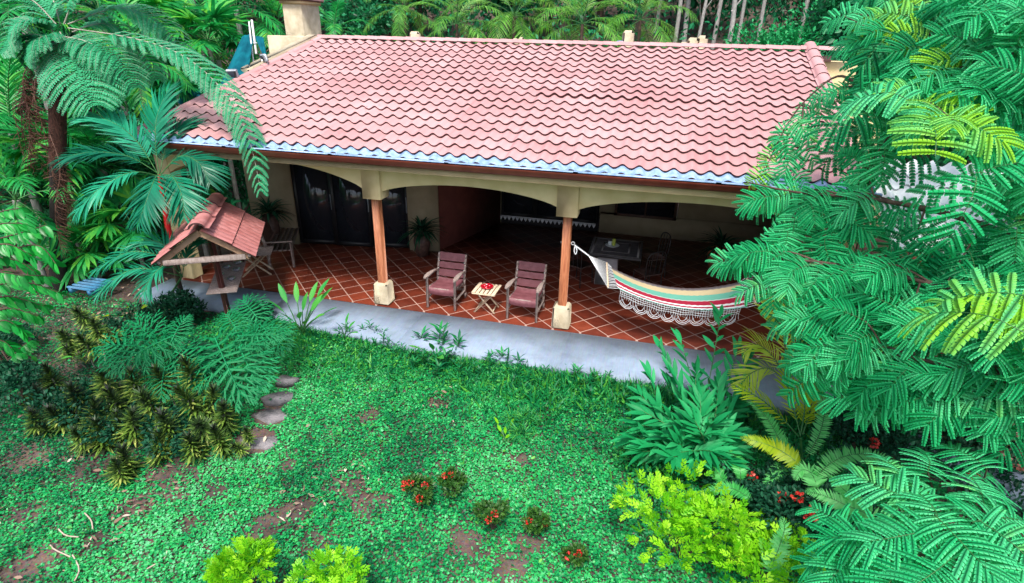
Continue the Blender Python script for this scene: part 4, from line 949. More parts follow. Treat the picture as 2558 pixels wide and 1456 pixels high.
# coarser weeds and blades scattered in drifts through the lawn
n = 26000; x = rng.uniform(-3.5, 8.5, n); y = rng.uniform(-7.5, -1.5, n); k = rng.random(n) < np.clip(1.9 * vnoise(x, y, 1.1, 51) - .55 + .35 * (y > -2.6), 0, 1)
for (px, py, r) in patches: k &= (np.hypot(x - px, y - py) > r * .9) | (rng.random(n) < .15)
for (sx_, sy_, sr_) in STONES: k &= np.hypot(x - sx_, y - sy_) > sr_ * 1.2
x, y = x[k], y[k]; n = len(x); h = n // 2
O = np.stack([x, y, gz(x, y) + .01], 1); va = .42 + .5 * (vnoise(x, y, 1.7, 52) - .4) + rng.normal(0, .16, n)
add_many(q, *B_NARROW, O[:h], frames(rng.normal(size=(h, 3)) * [.8, .8, 0] + [0, 0, .8], rng.normal(size=(h, 3))), np.stack([rng.uniform(.8, 2.2, h), np.ones(h), np.ones(h)], 1) * rng.uniform(.05, .13, h)[:, None], va[:h])
add_many(q, *B_OVAL, O[h:] + [0, 0, .04], frames(rng.normal(size=(n - h, 3)) * [1, 1, .35], np.array([0, 0, 1.]) + rng.normal(size=(n - h, 3)) * .4), rng.uniform(.035, .085, n - h), va[h:])
tag(q.build('grass', G_['weed']), 'uneven long grass and weeds along the lower edge of the walkway', 'grass', kind='stuff')
# dry leaves and twigs
q = MB(); n = 480; x = rng.uniform(-8, 7, n); y = rng.uniform(-7.5, -1.6, n); k = rng.random(n) < np.where(x < .5, 1.0, .18) * (.25 + vnoise(x, y, 1.5, 31)); x, y = x[k], y[k]; n = len(x)
cx, cy = [], []
for (px, py, r) in patches[8:14] + [patches[0]]:
    m_ = 26; cx.append(px + rng.normal(0, r * .7, m_)); cy.append(py + rng.normal(0, r * .7, m_))
m_ = 500; cx.append(rng.uniform(-8, -3.0, m_)); cy.append(rng.uniform(-2.2, 1.5, m_))
x = np.concatenate([x] + cx); y = np.concatenate([y] + cy); n = len(x)
D = rng.normal(size=(n, 3)) * [1, 1, .25]; U = np.array([0, 0, 1.]) + rng.normal(size=(n, 3)) * .4
add_many(q, *B_LANCE, np.stack([x, y, gz(x, y) + .055], 1), frames(D, U), np.stack([rng.uniform(.8, 2.2, n), np.ones(n), np.ones(n)], 1) * rng.uniform(.04, .13, n)[:, None], rng.normal(.45, .3, n))
for (u0, v0, u1, v1) in ((185, 1395, 190, 1460), (130, 1370, 180, 1400), (215, 1290, 235, 1330), (150, 1330, 200, 1350), (370, 1430, 420, 1385)):
    a_, b_ = gnd(u0, v0, .06), gnd(u1, v1, .06); q.tube(crv([a_, (a_ + b_) / 2 + rng.normal(0, .05, 3) * [1, 1, .2], b_], 6), .009, 5, a=.9)
tag(q.build('leaf_litter', G_['litter']), 'dry pale leaves and twigs scattered over the soil and ground cover', 'leaf litter', kind='stuff')

# ================================================================== garden plants
def sprout(mb, p, h, n, ls, w=B_LANCE, tilt=.5, a=.5, st=None):
    """upright stem with paired leaves"""
    p = np.asarray(p, float); lean = rng.normal(0, .12, 2); top = p + [lean[0] * h, lean[1] * h, h]; (st or mb).tube([p, top], .005, 4, a=.4, m=1 if st is None else 0, cap=False)
    O = []; D = []
    for i in range(n):
        t = .2 + .8 * i / (n - 1); az = i * 1.9 + rng.normal(0, .3)
        for s in (0, math.pi):
            O.append(p + (top - p) * t); D.append([math.cos(az + s), math.sin(az + s), tilt + t * .8])
    O, D = np.array(O), np.array(D); add_many(mb, *w, O, frames(D, np.tile([0, 0, 1.], (len(D), 1)) + rng.normal(size=(len(D), 3)) * .2), rng.uniform(.7, 1.1, len(D)) * ls, rng.normal(a, .15, len(D)))
spots = [(1105, 872, .42), (1060, 905, .25), (1012, 880, .2), (1155, 920, .22), (1185, 925, .2), (1220, 900, .2), (1265, 915, .3), (1040, 895, .22), (960, 860, .25), (930, 830, .25), (1430, 950, .26), (1460, 955, .18), (1520, 950, .2), (1365, 935, .2), (1395, 940, .16), (1300, 930, .18), (1090, 915, .3), (1130, 900, .22), (870, 830, .2), (1560, 985, .2), (1485, 960, .25)]
w0 = None
spots.sort(key=lambda s_: s_[0]); ORD = 'first second third fourth fifth sixth seventh eighth ninth tenth eleventh twelfth thirteenth fourteenth fifteenth sixteenth seventeenth eighteenth nineteenth twentieth twenty-first'.split()
for i, (u, v, h) in enumerate(spots):
    p = gnd(u, v + 12); q = MB(); 
    if w0 is None or i < 5:
        [sprout(q, (dx_, dy_, 0), h * hk_, 8, .13, a=.3) for dx_, dy_, hk_ in ((0, 0, 1.25), (-.13, -.05, .8), (.11, -.08, .95), (.24, .02, .6))]; o = q.build('weed', [G_['weed'], M['green_stem']]); w0 = w0 or o; o.location = tuple(p)
    else: o = w0.copy(); COL.objects.link(o); o.location = tuple(p); o.rotation_euler = (0, 0, i * 1.3); k = h / .22; o.scale = (k, k, k)
    tag(o, ORD[i] + ' upright narrow-leaved weed from the left along the walkway edge', 'weed', 'upright weeds along the walkway')
def bigleaf_plant(base, tips, ls, w, material, name, label, cat, a=.6):
    """clump of long leaves; tips given as world points"""
    f = MB(); s_ = MB(); base = np.asarray(base, float)
    for tp in tips:
        tp = np.asarray(tp, float); d = tp - base; L = np.linalg.norm(d); root = base + [rng.normal(0, .03), rng.normal(0, .03), 0]; q0 = tp - norm(d + [0, 0, -.15]) * ls
        s_.tube(crv([root, (root + q0) / 2 + [0, 0, .05], q0], 6), [.012, .007], 5, a=.5, cap=False)
        V, F = blade(w, .22, 6, .18); add_many(f, V, F, np.array([q0]), frames(np.array([tp - q0 + [0, 0, .05]]), np.array([[rng.normal(0, .2), rng.normal(0, .2) - .2, 1.]])), np.array([ls]), np.array([rng.normal(a, .1)]))
    return build_things(name, [('foliage', f, G_[material], True), ('stems', s_, M['green_stem'], False)], base, label, cat)
b0 = gnd(755, 840)
bigleaf_plant(b0, [P(818, 690, 10.4), P(826, 712, 10.5), P(690, 705, 10.3), P(700, 770, 10.0), P(800, 735, 10.1), P(770, 790, 9.9), P(735, 700, 10.4), P(720, 800, 9.8), P(790, 700, 10.4), P(670, 740, 10.2), P(760, 730, 10.0), P(805, 780, 9.7), P(680, 800, 9.8), P(745, 770, 9.7), P(840, 760, 9.9)], .42, .25, 'weed', 'canna_plant', 'leafy canna clump with long bright leaves left of the left column', 'plant', .75)
b0 = gnd(862, 850)
bigleaf_plant(b0, [P(842, 800, 10.1), P(885, 802, 10.1), P(868, 780, 10.2), P(830, 822, 10), P(895, 830, 10)], .24, .26, 'weed', 'young_canna', 'young bright green canna below the left column', 'plant', .7)
b0 = gnd(1085, 900)
bigleaf_plant(b0, [P(1020, 860, 9.4), P(1075, 850, 9.5), P(1135, 862, 9.4), P(1105, 895, 9.2), P(1050, 885, 9.3)], .28, .36, 'weed', 'broadleaf_plant', 'broad rounded-leaf plant at the middle of the walkway edge', 'plant', .72)
b0 = gnd(1262, 1115); bigleaf_plant(b0, [P(1235, 1040, 8.4), P(1285, 1045, 8.4), P(1262, 1065, 8.3), P(1250, 1085, 8.3), P(1280, 1085, 8.2), P(1240, 1060, 8.3)], .16, .3, 'lime', 'lime_weed', 'pale lime weed in the upper lawn right of the centre', 'weed', .5)
shrub(gnd(1295, 1085), .34, .3, 500, B_NARROW, .14, 'weed', 'dark tuft of weeds in the upper lawn beside the pale lime weed', name='weed_clump', cat='weed', lumps=4, stems=2)
b0 = gnd(110, 940); bigleaf_plant(b0, [P(75, 880, 8.9), P(175, 885, 8.9), P(150, 860, 9)], .42, .16, 'weed', 'broadleaf_plant', 'two long horizontal green leaves at the far left bed', 'plant', .8)
b0 = gnd(330, 800); bigleaf_plant(b0, [P(318, 762, 10), P(362, 765, 10), P(250, 790, 9.9), P(300, 790, 9.9)], .3, .26, 'gold', 'yellowing_plant', 'yellowing broad-leaf plant above the lobed leaves in the left bed', 'plant', .4)

# philodendron: deeply lobed leaves
def lobed(mb, base, tip, size, up=(0, 0, 1), a=.5):
    base = np.asarray(base, float); tip = np.asarray(tip, float); Fm = frame(tip - base, up); L = np.linalg.norm(tip - base)
    rows = []
    mid = lambda t: base + Fm[1] * L * t - Fm[2] * L * .18 * t * t
    mb.tube([mid(t) + Fm[2] * .006 for t in np.linspace(-.05, .95, 7)], [.010, .003], 4, a=min(1, a + .5), cap=False)
    n = 9; V = []; F4 = []
    for s in (-1, 1):
        pr = None
        for i in range(n):
            t = -.02 + .92 * (i / (n - 1)); ang = math.radians(140 - 118 * (i / (n - 1)) ** .8); ll = L * .62 * (math.sin(math.pi * (.22 + .60 * i / (n - 1))) ** .9) * rng.uniform(.88, 1.1); d = Fm[0] * s * math.sin(ang) + Fm[1] * math.cos(ang)
            for sub, (o_, lf, st_) in enumerate(((0, 1, .0), (.42, .42, .35), (-.42, .40, .42), (.40, .34, .58), (-.38, .30, .66), (.35, .22, .80))):
                ca, sa = math.cos(o_), math.sin(o_); d2 = d * ca + np.cross(Fm[2], d) * sa; root = mid(t) + d * ll * st_; W = L * (.046 if sub == 0 else .028)
                Vb, Fb = blade(1, .22, 3 if sub == 0 else 2, .05, base=.9 if sub == 0 else .7, peak=.35); Vb = Vb * [W, ll * lf, ll * lf]
                Ff = frame(d2 - Fm[2] * .12 - Fm[2] * st_ * .2, Fm[2]); mb.add(Vb @ Ff + root - Fm[2] * .02 * st_, Fb, a + rng.normal(0, .06))
def philodendron(base, leaves, label):
    f = MB(); s_ = MB(); base = np.asarray(base, float)
    for (b_, t_, up) in leaves:
        s_.tube(crv([base, (base + b_) / 2 + [0, 0, .2], b_], 8), [.016, .009], 5, a=.5, cap=False); lobed(f, b_, t_, 1, up, rng.uniform(.35, .75))
    return build_things('philodendron', [('foliage', f, G_['phil'], False), ('stems', s_, M['green_stem'], False)], base, label, 'philodendron', 'philodendrons around the bird feeder post')
up1 = (.1, -.55, 1)
philodendron(gnd(430, 960), [(P(420, 845, 8.9), P(275, 905, 8.4), up1), (P(400, 870, 9), P(330, 795, 9.2), up1), (P(412, 920, 8.6), P(395, 985, 8.2), up1), (P(430, 850, 8.9), P(455, 790, 9.1), up1), (P(440, 880, 8.8), P(505, 905, 8.5), up1), (P(380, 870, 8.9), P(250, 850, 8.9), up1)], 'philodendron with the widest lobed leaves, left of the feeder post')
philodendron(gnd(590, 950), [(P(540, 850, 8.7), P(590, 975, 8.1), up1), (P(600, 870, 8.7), P(640, 960, 8.3), up1), (P(600, 840, 8.8), P(690, 830, 8.8), up1), (P(560, 870, 8.8), P(480, 950, 8.3), up1), (P(590, 820, 9), P(560, 775, 9.3), up1)], 'philodendron with a long drooping leaf below the feeder post')
philodendron(gnd(665, 900), [(P(655, 820, 9.5), P(715, 815, 9.3), up1), (P(650, 810, 9.5), P(700, 860, 9.1), up1), (P(640, 790, 9.6), P(600, 740, 9.9), up1), (P(645, 820, 9.4), P(610, 880, 9.0), up1), (P(640, 800, 9.6), P(590, 830, 9.6), up1)], 'fine-leaved philodendron against the left end of the walkway')
# dracaena shrubs with stacked whorls of striped leaves
def whorl(mb, c, h, r, n=120, ax=(0, 0, 1), dark=.0):
    i = np.arange(n); t = i / n; az = i * 2.399; el = 1.2 - 1.2 * (1 - t)   # lower leaves droop
    ax = norm(ax); Fm = frame(ax, (0, 1, 0.1)); D = (np.cos(az) * np.cos(el))[:, None] * Fm[0] + (np.sin(az) * np.cos(el))[:, None] * Fm[2] + np.sin(el)[:, None] * ax + rng.normal(size=(n, 3)) * .08
    O = np.asarray(c) + ax * (h * (t - .5))[:, None]; L = r * (.88 - .42 * t) * rng.uniform(.85, 1.1, n)
    add_many(mb, *B_STRIP, O, frames(D, np.tile(ax, (n, 1))), L, np.clip(.62 - .55 * t ** 2 + rng.normal(0, .2, n) - dark, 0, 1))
def dracaena(heads, label, dark=0.0):
    f = MB(); s_ = MB(); pts = [P(*h_[:3]) for h_ in heads]; cx_, cy_ = np.mean([p[0] for p in pts]), np.mean([p[1] for p in pts]); base = np.array([cx_, cy_, float(gz(cx_, cy_))])
    for p, h_ in zip(pts, heads):
        r = h_[3] * 1.22; p = p.copy(); g = np.array([p[0] * .6 + cx_ * .4, p[1] * .6 + cy_ * .4 + .05, 0]); g[2] = float(gz(g[0], g[1])) - .03
        p[2] = max(p[2], g[2] + .28); s_.tube(crv([g, (g + p) / 2 + rng.normal(0, .04, 3), p], 6), .011, 5, a=.5, cap=False); whorl(f, p, .34 * r / .22, r, ax=(rng.normal(0, .18), rng.normal(0, .18) - .1, 1), dark=dark)
        if h_[3] > .17:
            p2 = p + np.array([rng.normal(0, .16), rng.normal(0.05, .10), -.16]); whorl(f, p2, .22, r * .8, 50, ax=(rng.normal(0, .3), rng.normal(0, .3), 1), dark=dark + .1)
    return build_things('dracaena_shrub', [('foliage', f, G_['drac'], False), ('stems', s_, M['pale_stem'], False)], base, label, 'dracaena', 'dracaena shrubs with striped leaf whorls in the left bed')
dracaena([(205, 790, 9.6, .20), (170, 850, 9.4, .22), (218, 860, 9.2, .22), (240, 820, 9.5, .2)], 'dracaena just below the dark tree fern trunk, topmost of the bed')
dracaena([(130, 945, 8.9, .23), (95, 1000, 8.8, .22), (190, 990, 8.6, .24), (150, 1055, 8.4, .22), (100, 1085, 8.4, .19)], 'dracaena at the left end of the bed, with reddish dry tips', .15)
dracaena([(262, 955, 8.7, .24), (235, 1040, 8.3, .24), (290, 1005, 8.4, .25), (255, 1100, 8.1, .24), (215, 1130, 8.1, .2)], 'dracaena in the left middle of the bed, above the bare soil')
dracaena([(335, 960, 8.5, .24), (375, 1010, 8.2, .26), (330, 1060, 8.0, .24), (300, 1060, 8.1, .2)], 'dracaena in the centre of the bed, leaning over grey stems')
dracaena([(405, 950, 8.5, .23), (475, 935, 8.4, .26), (470, 1000, 8.1, .26), (420, 1065, 7.9, .25), (400, 1110, 7.8, .2)], 'dracaena with the tallest pale-tipped head, under the drooping lobed leaf')
dracaena([(530, 1000, 8.2, .22), (560, 1035, 8.1, .21), (505, 1070, 7.9, .23), (545, 1095, 7.8, .19), (480, 1120, 7.8, .2)], 'dracaena at the right end of the bed beside the stepping stones')
dracaena([(318, 1165, 7.7, .22), (305, 1200, 7.6, .18)], 'small outlying dracaena on the grass in front of the bed')
dracaena([(618, 1085, 8.0, .12), (596, 1125, 7.8, .12)], 'little dracaena sprig growing over the lowest stepping stone')

# dark_under: leafy shrubs filling the bed between the dracaenas
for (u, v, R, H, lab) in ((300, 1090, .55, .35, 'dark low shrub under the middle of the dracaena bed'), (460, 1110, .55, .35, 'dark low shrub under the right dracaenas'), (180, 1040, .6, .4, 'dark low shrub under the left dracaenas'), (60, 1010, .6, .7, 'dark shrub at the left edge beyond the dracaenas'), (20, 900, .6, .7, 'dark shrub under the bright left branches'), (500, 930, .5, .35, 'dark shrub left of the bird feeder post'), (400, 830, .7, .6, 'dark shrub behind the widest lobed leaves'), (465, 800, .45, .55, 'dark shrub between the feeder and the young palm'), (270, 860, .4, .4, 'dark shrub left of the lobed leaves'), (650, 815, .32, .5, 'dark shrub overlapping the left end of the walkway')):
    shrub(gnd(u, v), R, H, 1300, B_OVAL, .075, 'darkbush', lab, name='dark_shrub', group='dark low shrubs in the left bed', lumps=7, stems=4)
# ginger clump
def stalks(base, tips, ls, w, material, name, label, cat, nl=13, stemr=.012, group=None, a=.5):
    f = MB(); s_ = MB(); base = np.asarray(base, float); V, F = blade(w, .28, 4, .15, peak=.35)
    for tp in tips:
        root = base + [rng.normal(0, .16), rng.normal(0, .12), 0]; pth = crv([root, root * .45 + tp * .55 + [0, 0, .12], tp], 12); s_.tube(pth, [stemr, stemr * .4], 5, a=.5, cap=False)
        O = []; D = []; side = norm(np.cross(tp - root, [rng.normal(), rng.normal(), .2]))
        for i in range(nl):
            t = .28 + .70 * i / (nl - 1); k = t * 11; j = min(int(k), 10); p = pth[j] * (1 - k + j) + pth[j + 1] * (k - j); tg = norm(pth[min(j + 1, 11)] - pth[j]); O.append(p); D.append(side * (1 if i % 2 else -1) * (1.0 - .5 * t) + tg * (.55 + t * .5) + rng.normal(0, .12, 3))
        O.append(pth[-1]); D.append(norm(pth[-1] - pth[-2])); D = np.array(D); add_many(f, V, F, np.array(O), frames(D, np.tile([0, -.25, 1.], (len(D), 1)) + rng.normal(size=(len(D), 3)) * .25), rng.uniform(.75, 1.1, len(D)) * ls, rng.normal(a, .14, len(D)))
    return build_things(name, [('foliage', f, G_[material], True), ('stems', s_, M['green_stem'], False)], base, label, cat, group)
gb = gnd(1745, 1175)
GT = ((1800, 790, 8.6), (1845, 865, 8.5), (1870, 900, 8.3), (1650, 870, 8.6), (1700, 850, 8.7), (1625, 940, 8.2), (1640, 1020, 7.8), (1680, 930, 8.2), (1740, 930, 8.2), (1790, 960, 8.0), (1840, 1000, 7.9), (1660, 1090, 7.4), (1720, 1050, 7.5), (1780, 1060, 7.4), (1830, 1080, 7.5), (1700, 1130, 7.2), (1760, 1140, 7.2), (1630, 1120, 7.5), (1860, 960, 8.0), (1600, 1060, 7.7), (1750, 1000, 7.7), (1800, 1120, 7.3))
GT = list(GT) + [(u + rng.normal(0, 25), v + rng.normal(25, 25), d + rng.normal(0, .12)) for u, v, d in GT if v > 900] + [(u + rng.normal(0, 30), v + rng.normal(20, 20), d - .15) for u, v, d in GT if v > 1000]
stalks(gb, [P(u, v, d) for u, v, d in GT], .34, .22, 'ginger', 'ginger_plant', 'big leafy ginger clump at the right end of the walkway', 'ginger plant', nl=15)

# lime shrubs
LIM = blade(.44, .2, 2, .12)
shrub(gnd(1700, 1390), .68, .95, 480, LIM, .064, 'lime', 'largest lime green shrub, lower right of the lawn', name='lime_shrub', group='lime green hedge shrubs', sprig=True, lumps=10, cat='shrub', core=.8)
shrub(gnd(1880, 1455), .58, .78, 400, LIM, .064, 'lime', 'lime green shrub to the right of the largest one, under the ferns', name='lime_shrub', group='lime green hedge shrubs', sprig=True, lumps=8)
shrub(gnd(630, 1520), .30, 1.0, 330, LIM, .060, 'lime', 'pointed lime green shrub at the bottom edge, left of the lawn', name='lime_shrub', group='lime green hedge shrubs', sprig=True, lumps=6, flat=.9)
shrub(gnd(835, 1560), .42, .82, 300, LIM, .060, 'lime', 'sparser lime green shrub at the bottom edge, right of the pointed one', name='lime_shrub', group='lime green hedge shrubs', sprig=True, lumps=6, flat=.8)
# small red ixoras on the lawn
for (u, v, R, H, nf, lab) in ((1045, 1262, .24, .42, 6, 'ixora shrub with the most red flowers, upper left of the five on the lawn'), (1133, 1240, .20, .38, 2, 'ixora shrub just right of the most flowered one'), (1230, 1325, .21, .46, 4, 'ixora shrub in the middle of the five on the lawn'), (1340, 1338, .15, .44, 3, 'narrow ixora shrub with three red flowers in a column'), (1438, 1408, .15, .24, 3, 'smallest ixora, nearest the largest lime shrub')):
    shrub(gnd(u, v), R, H, 900, B_OVAL, .055, 'ixora', lab, name='ixora_shrub', cat='ixora', group='small red-flowered ixora shrubs on the lawn', lumps=5, stems=4, flowers=nf, fls=.05, core=.3)
# dark flowering bushes under the right tree
for (u, v, R, H, nf, lab) in ((1960, 1330, .62, .9, 6, 'dark glossy bush with red flowers among the ferns'), (2150, 1130, .8, .7, 2, 'dark small-leaved bush under the right tree, right of the upright fern'), (2350, 1165, .8, .55, 2, 'shaded dark bush beside the curved kerb'), (2100, 1400, .55, .8, 2, 'dark bush below the arching fern frond'), (1830, 1250, .38, .45, 2, 'low dark bush with two red flowers below the ginger clump'), (2520, 1240, .9, .5, 1, 'shaded dark bush at the right edge of the picture')):
    shrub(gnd(u, v), R, H, int(1500 + 3500 * R), B_OVAL, .07, 'darkbush', lab, name='flowering_bush', cat='bush', group='dark bushes under the right tree', lumps=8, flowers=nf, fls=.075)
shrub(gnd(1620, 1175), .5, .25, 1500, B_OVAL, .06, 'weed', 'low rounded-leaf plants between the ginger and the lime shrub', name='low_plants', cat='plant', lumps=6)
# ferns
def ferns(paths, material, label, base, a=.5, ll=.13, group='ferns on the right'):
    f = MB(); base = np.asarray(base, float)
    for pth in paths:
        pts = [P(*p) for p in pth]; along(f, [pts[0] * .5 + base * .5] + pts, 42, ll, .22, 80, .12, 'leaf2', a=a + rng.normal(0, .12), start=.30, stemr=.006, up=(-.2, -.6, 1), lift=.02, prof=lambda t: (min(1, .5 + 2 * t)) * (1 - t ** 3) ** .7)
    return build_things('fern', [('fronds', f, [G_[material], M['green_stem']], False)], base, label, 'fern', group)
ferns([[(2010, 1150, 7.1), (2045, 1090, 7.1), (2060, 1020, 7.2), (2038, 965, 7.3), (2005, 950, 7.3)], [(2000, 1160, 7), (1955, 1110, 7.1), (1920, 1050, 7.2), (1880, 1005, 7.3), (1858, 1002, 7.3)], [(2010, 1160, 7), (1970, 1160, 7), (1930, 1190, 6.9), (1905, 1230, 6.8)]], 'fern', 'fern with one tall upright curling frond, below the yellow palm', gnd(2005, 1215))
ferns([[(1995, 1160, 6.8), (1950, 1125, 6.9), (1900, 1105, 6.9), (1848, 1092, 7.0)]], 'yfern', 'single yellow fern frond arching left', gnd(2000, 1225), ll=.16)
ferns([[(2035, 1205, 6.5), (2070, 1160, 6.6), (2130, 1135, 6.7), (2200, 1140, 6.8), (2250, 1165, 6.7)], [(2040, 1215, 6.4), (2025, 1180, 6.6), (2000, 1175, 6.6), (1985, 1200, 6.5)]], 'fern', 'fern with a long frond arching right over the dark bushes', gnd(2040, 1290), a=.7, ll=.16)
ferns([[(1925, 1430, 5.9), (1945, 1370, 6.0), (1960, 1320, 6.1), (1950, 1290, 6.1)], [(2130, 1260, 6.0), (2100, 1215, 6.2), (2070, 1190, 6.2)], [(2180, 1300, 5.8), (2110, 1260, 6.0), (2050, 1235, 6.1), (2010, 1228, 6.1)]], 'fern', 'pale ferns rising between the red flowers and the big feathery leaves', gnd(2010, 1400), a=.8, ll=.15)
ferns([[(1870, 1245, 6.6), (1830, 1220, 6.8), (1790, 1222, 6.8), (1748, 1238, 6.8)], [(1800, 1190, 7), (1770, 1160, 7.2), (1755, 1150, 7.2)], [(1850, 1180, 7), (1838, 1140, 7.2), (1825, 1120, 7.2)]], 'fern', 'small ferns just above the lime shrubs', gnd(1840, 1275), a=.6, ll=.12)
# golden palm by the hammock and small yellow palm below it
def palm_px(base, paths, material, name, label, n=20, ll=.5, lw=.07, trunk=None, tmat='green_stem', r=.03, a=None, cat='palm', droop=.3, ang=50, group=None, up=(0, -.35, 1), extra=None):
    f = MB(); s_ = MB(); base = np.asarray(base, float)
    for pth in paths: along(f, [P(*p) for p in pth], n, ll, lw, ang, droop, 'leaf', a=a, start=.22, stemr=.010, up=up)
    if trunk is not None: s_.tube(crv([np.asarray(q_, float) for q_ in trunk], 12), [r * 1.2, r, r * .8], 8, a=.5)
    return build_things(name, [('crown', f, [G_[material], M['green_stem']], False), ('trunk', s_, M[tmat], True)] + (extra or []), base, label, cat, group)
gp = gnd(1975, 1010)
palm_px(gp, [[(1965, 950, 8.2), (1960, 860, 8.3), (1940, 790, 8.4), (1905, 730, 8.5)], [(1965, 950, 8.1), (1930, 890, 8.2), (1890, 860, 8.2), (1860, 880, 8.2)], [(1965, 950, 8.2), (1990, 860, 8.3), (1985, 780, 8.4), (1955, 715, 8.5)], [(1965, 950, 8.1), (1920, 920, 8.1), (1880, 930, 8.0), (1850, 960, 7.9)], [(1970, 950, 8.1), (2010, 880, 8.1), (2040, 830, 8.1)]], 'gold', 'golden_palm', 'young golden palm standing at the right end of the hammock', n=20, ll=.42, lw=.075, trunk=[gp, P(1966, 955, 8.15)], r=.02, a=.8)
yb = gnd(2005, 1190)
palm_px(yb, [[(2000, 1090, 7.3), (1980, 1010, 7.4), (1965, 950, 7.5), (1962, 905, 7.5)], [(1995, 1090, 7.3), (1940, 1030, 7.3), (1890, 990, 7.3), (1835, 965, 7.3)], [(2005, 1085, 7.3), (2025, 1020, 7.4), (2035, 960, 7.4)], [(2000, 1085, 7.3), (2010, 1010, 7.4), (1995, 940, 7.5)]], 'yfern', 'yellow_palm', 'small yellow-leaved palm with a red spear, below the golden palm', n=16, ll=.26, lw=.12, trunk=[yb, P(2000, 1095, 7.3)], r=.018, a=.6)
q = MB(); q.tube([P(1980, 925, 7.5), P(1981, 905, 7.5), P(1980, 880, 7.5)], [.004, .02, .003], 6); o = q.build('spear_leaf', G_['flower'], [x_ for x_ in bpy.data.objects if x_.name == 'yellow_palm'][0]); o.location = tuple(-yb)
# ================================================================== right-hand flame tree
def flame_leaf_variant(seed, n=8, L=1.0, pl=.58, lw=.225):
    mb = MB(); r = np.random.default_rng(seed); bend = r.uniform(.1, .6) if seed < 6 else r.uniform(.05, .2)
    sb = r.normal(0, .14); pts = [(0, 0, 0), (sb * .15, .35, .03), (sb * .55, .7, -bend * .35), (sb, 1.0, -bend)]
    along(mb, pts, n, pl, lw, 96, .42, 'comb', angk=.66, a=.5, stemr=.008, start=.06, teeth=9, lift=.14, vj=.04, jit=.09, prof=lambda t: .62 + .38 * math.sin(math.pi * min(1, .15 + .72 * t)))
    V = np.concatenate(mb.V); A = np.concatenate(mb.A); F = {}
    for (k, m), l in mb.F.items():
        if m == 0: F[k] = np.concatenate(l)
    Fs = {k: np.concatenate(l) for (k, m), l in mb.F.items() if m == 1}
    return V, A, F, Fs
FLV = [flame_leaf_variant(s) for s in range(6)] + [flame_leaf_variant(s, 12, 1.0, .48, .19) for s in range(6, 9)]
def put_leaf(mb, p, d, L, a, up=(0, 0, 1), var=None):
    V, A, F, Fs = FLV[rng.integers(0, 6) if var is None else var]; Fm = frame(d, up); W = (V * L) @ Fm + p; n0 = mb.n
    mb.V.append(W); mb.A.append(np.clip(A - .5 + a, 0, 1)); mb.n += len(W)
    for k, f in F.items(): mb.F.setdefault((k, 0), []).append(f + n0)
    for k, f in Fs.items(): mb.F.setdefault((k, 1), []).append(f + n0)
mains = [[(2800, 330, 5.3), (2450, 190, 5.6), (2250, 110, 6.0), (2110, 40, 6.3)], [(2800, 480, 5.3), (2400, 330, 5.6), (2190, 245, 6.1), (2095, 190, 6.4), (2000, 262, 6.6)],
         [(2800, 720, 5.2), (2450, 560, 5.5), (2200, 500, 6.0), (1990, 480, 6.4), (1870, 455, 6.6)], [(2800, 900, 5.1), (2430, 740, 5.4), (2200, 680, 5.9), (2000, 650, 6.2), (1850, 650, 6.5)],
         [(2800, 1050, 5.0), (2450, 930, 5.2), (2250, 890, 5.6), (2080, 860, 5.9), (1980, 870, 6.1)], [(2800, 1150, 4.9), (2500, 1040, 5.1), (2350, 1010, 5.4)]]
tips = [(2085, 35, 6.3), (2170, 15, 6.2), (2290, 25, 5.9), (2410, 15, 5.4), (2530, 40, 5), (2090, 110, 6.5), (2170, 95, 6.2), (2260, 110, 5.9), (2370, 110, 5.6), (2480, 130, 5.2), (1985, 262, 6.7), (2080, 220, 6.4), (2160, 190, 6.1), (2270, 200, 5.7), (2400, 230, 5.4), (2530, 210, 5), (2110, 300, 6.3), (2200, 300, 6.0), (2330, 300, 5.0), (2470, 340, 5.2),
        (1858, 425, 6.7), (1930, 440, 6.6), (2075, 385, 6.4), (1880, 500, 6.6), (1980, 495, 6.5), (2080, 480, 6.3), (1830, 645, 6.5), (1905, 585, 6.4), (2000, 600, 6.2), (2100, 560, 6.3), (1875, 705, 6.3), (1985, 695, 6.1), (2080, 660, 6.0), (2200, 690, 5.9), (2490, 560, 5.2), (2540, 450, 5.0),
        (1960, 800, 6.2), (2060, 780, 5.9), (2180, 760, 5.8), (2300, 730, 5.5), (2420, 700, 5.3), (2530, 690, 5.0), (1975, 880, 6.1), (2080, 880, 5.8), (2200, 850, 5.7), (2320, 830, 5.4), (2440, 810, 5.1), (2535, 790, 4.7), (2000, 930, 6.0), (2110, 940, 5.8), (2200, 950, 5.7), (2320, 950, 5.4), (2440, 930, 5.2), (2540, 940, 4.9), (2330, 1010, 5.4), (2440, 1020, 5.2), (2150, 1000, 5.8)]
wood = MB(); cr = MB(); base = np.array([11.6, -3.9, float(gz(11.6, -3.9))]); 
mp_ = [crv([P(*q_) for q_ in m_], 30) for m_ in mains]
top = P(2830, -250, 5.6); wood.tube(crv([base, (base + mp_[3][0]) / 2 + [.2, 0, 0], mp_[3][0], mp_[0][0], top], 16), [.16, .13, .07], 10, a=.5)
for m_ in mp_: wood.tube(m_, [.045, .022, .006], 7, a=.5)
camd = lambda p: norm(p - CAMP)
allpts = np.concatenate(mp_)
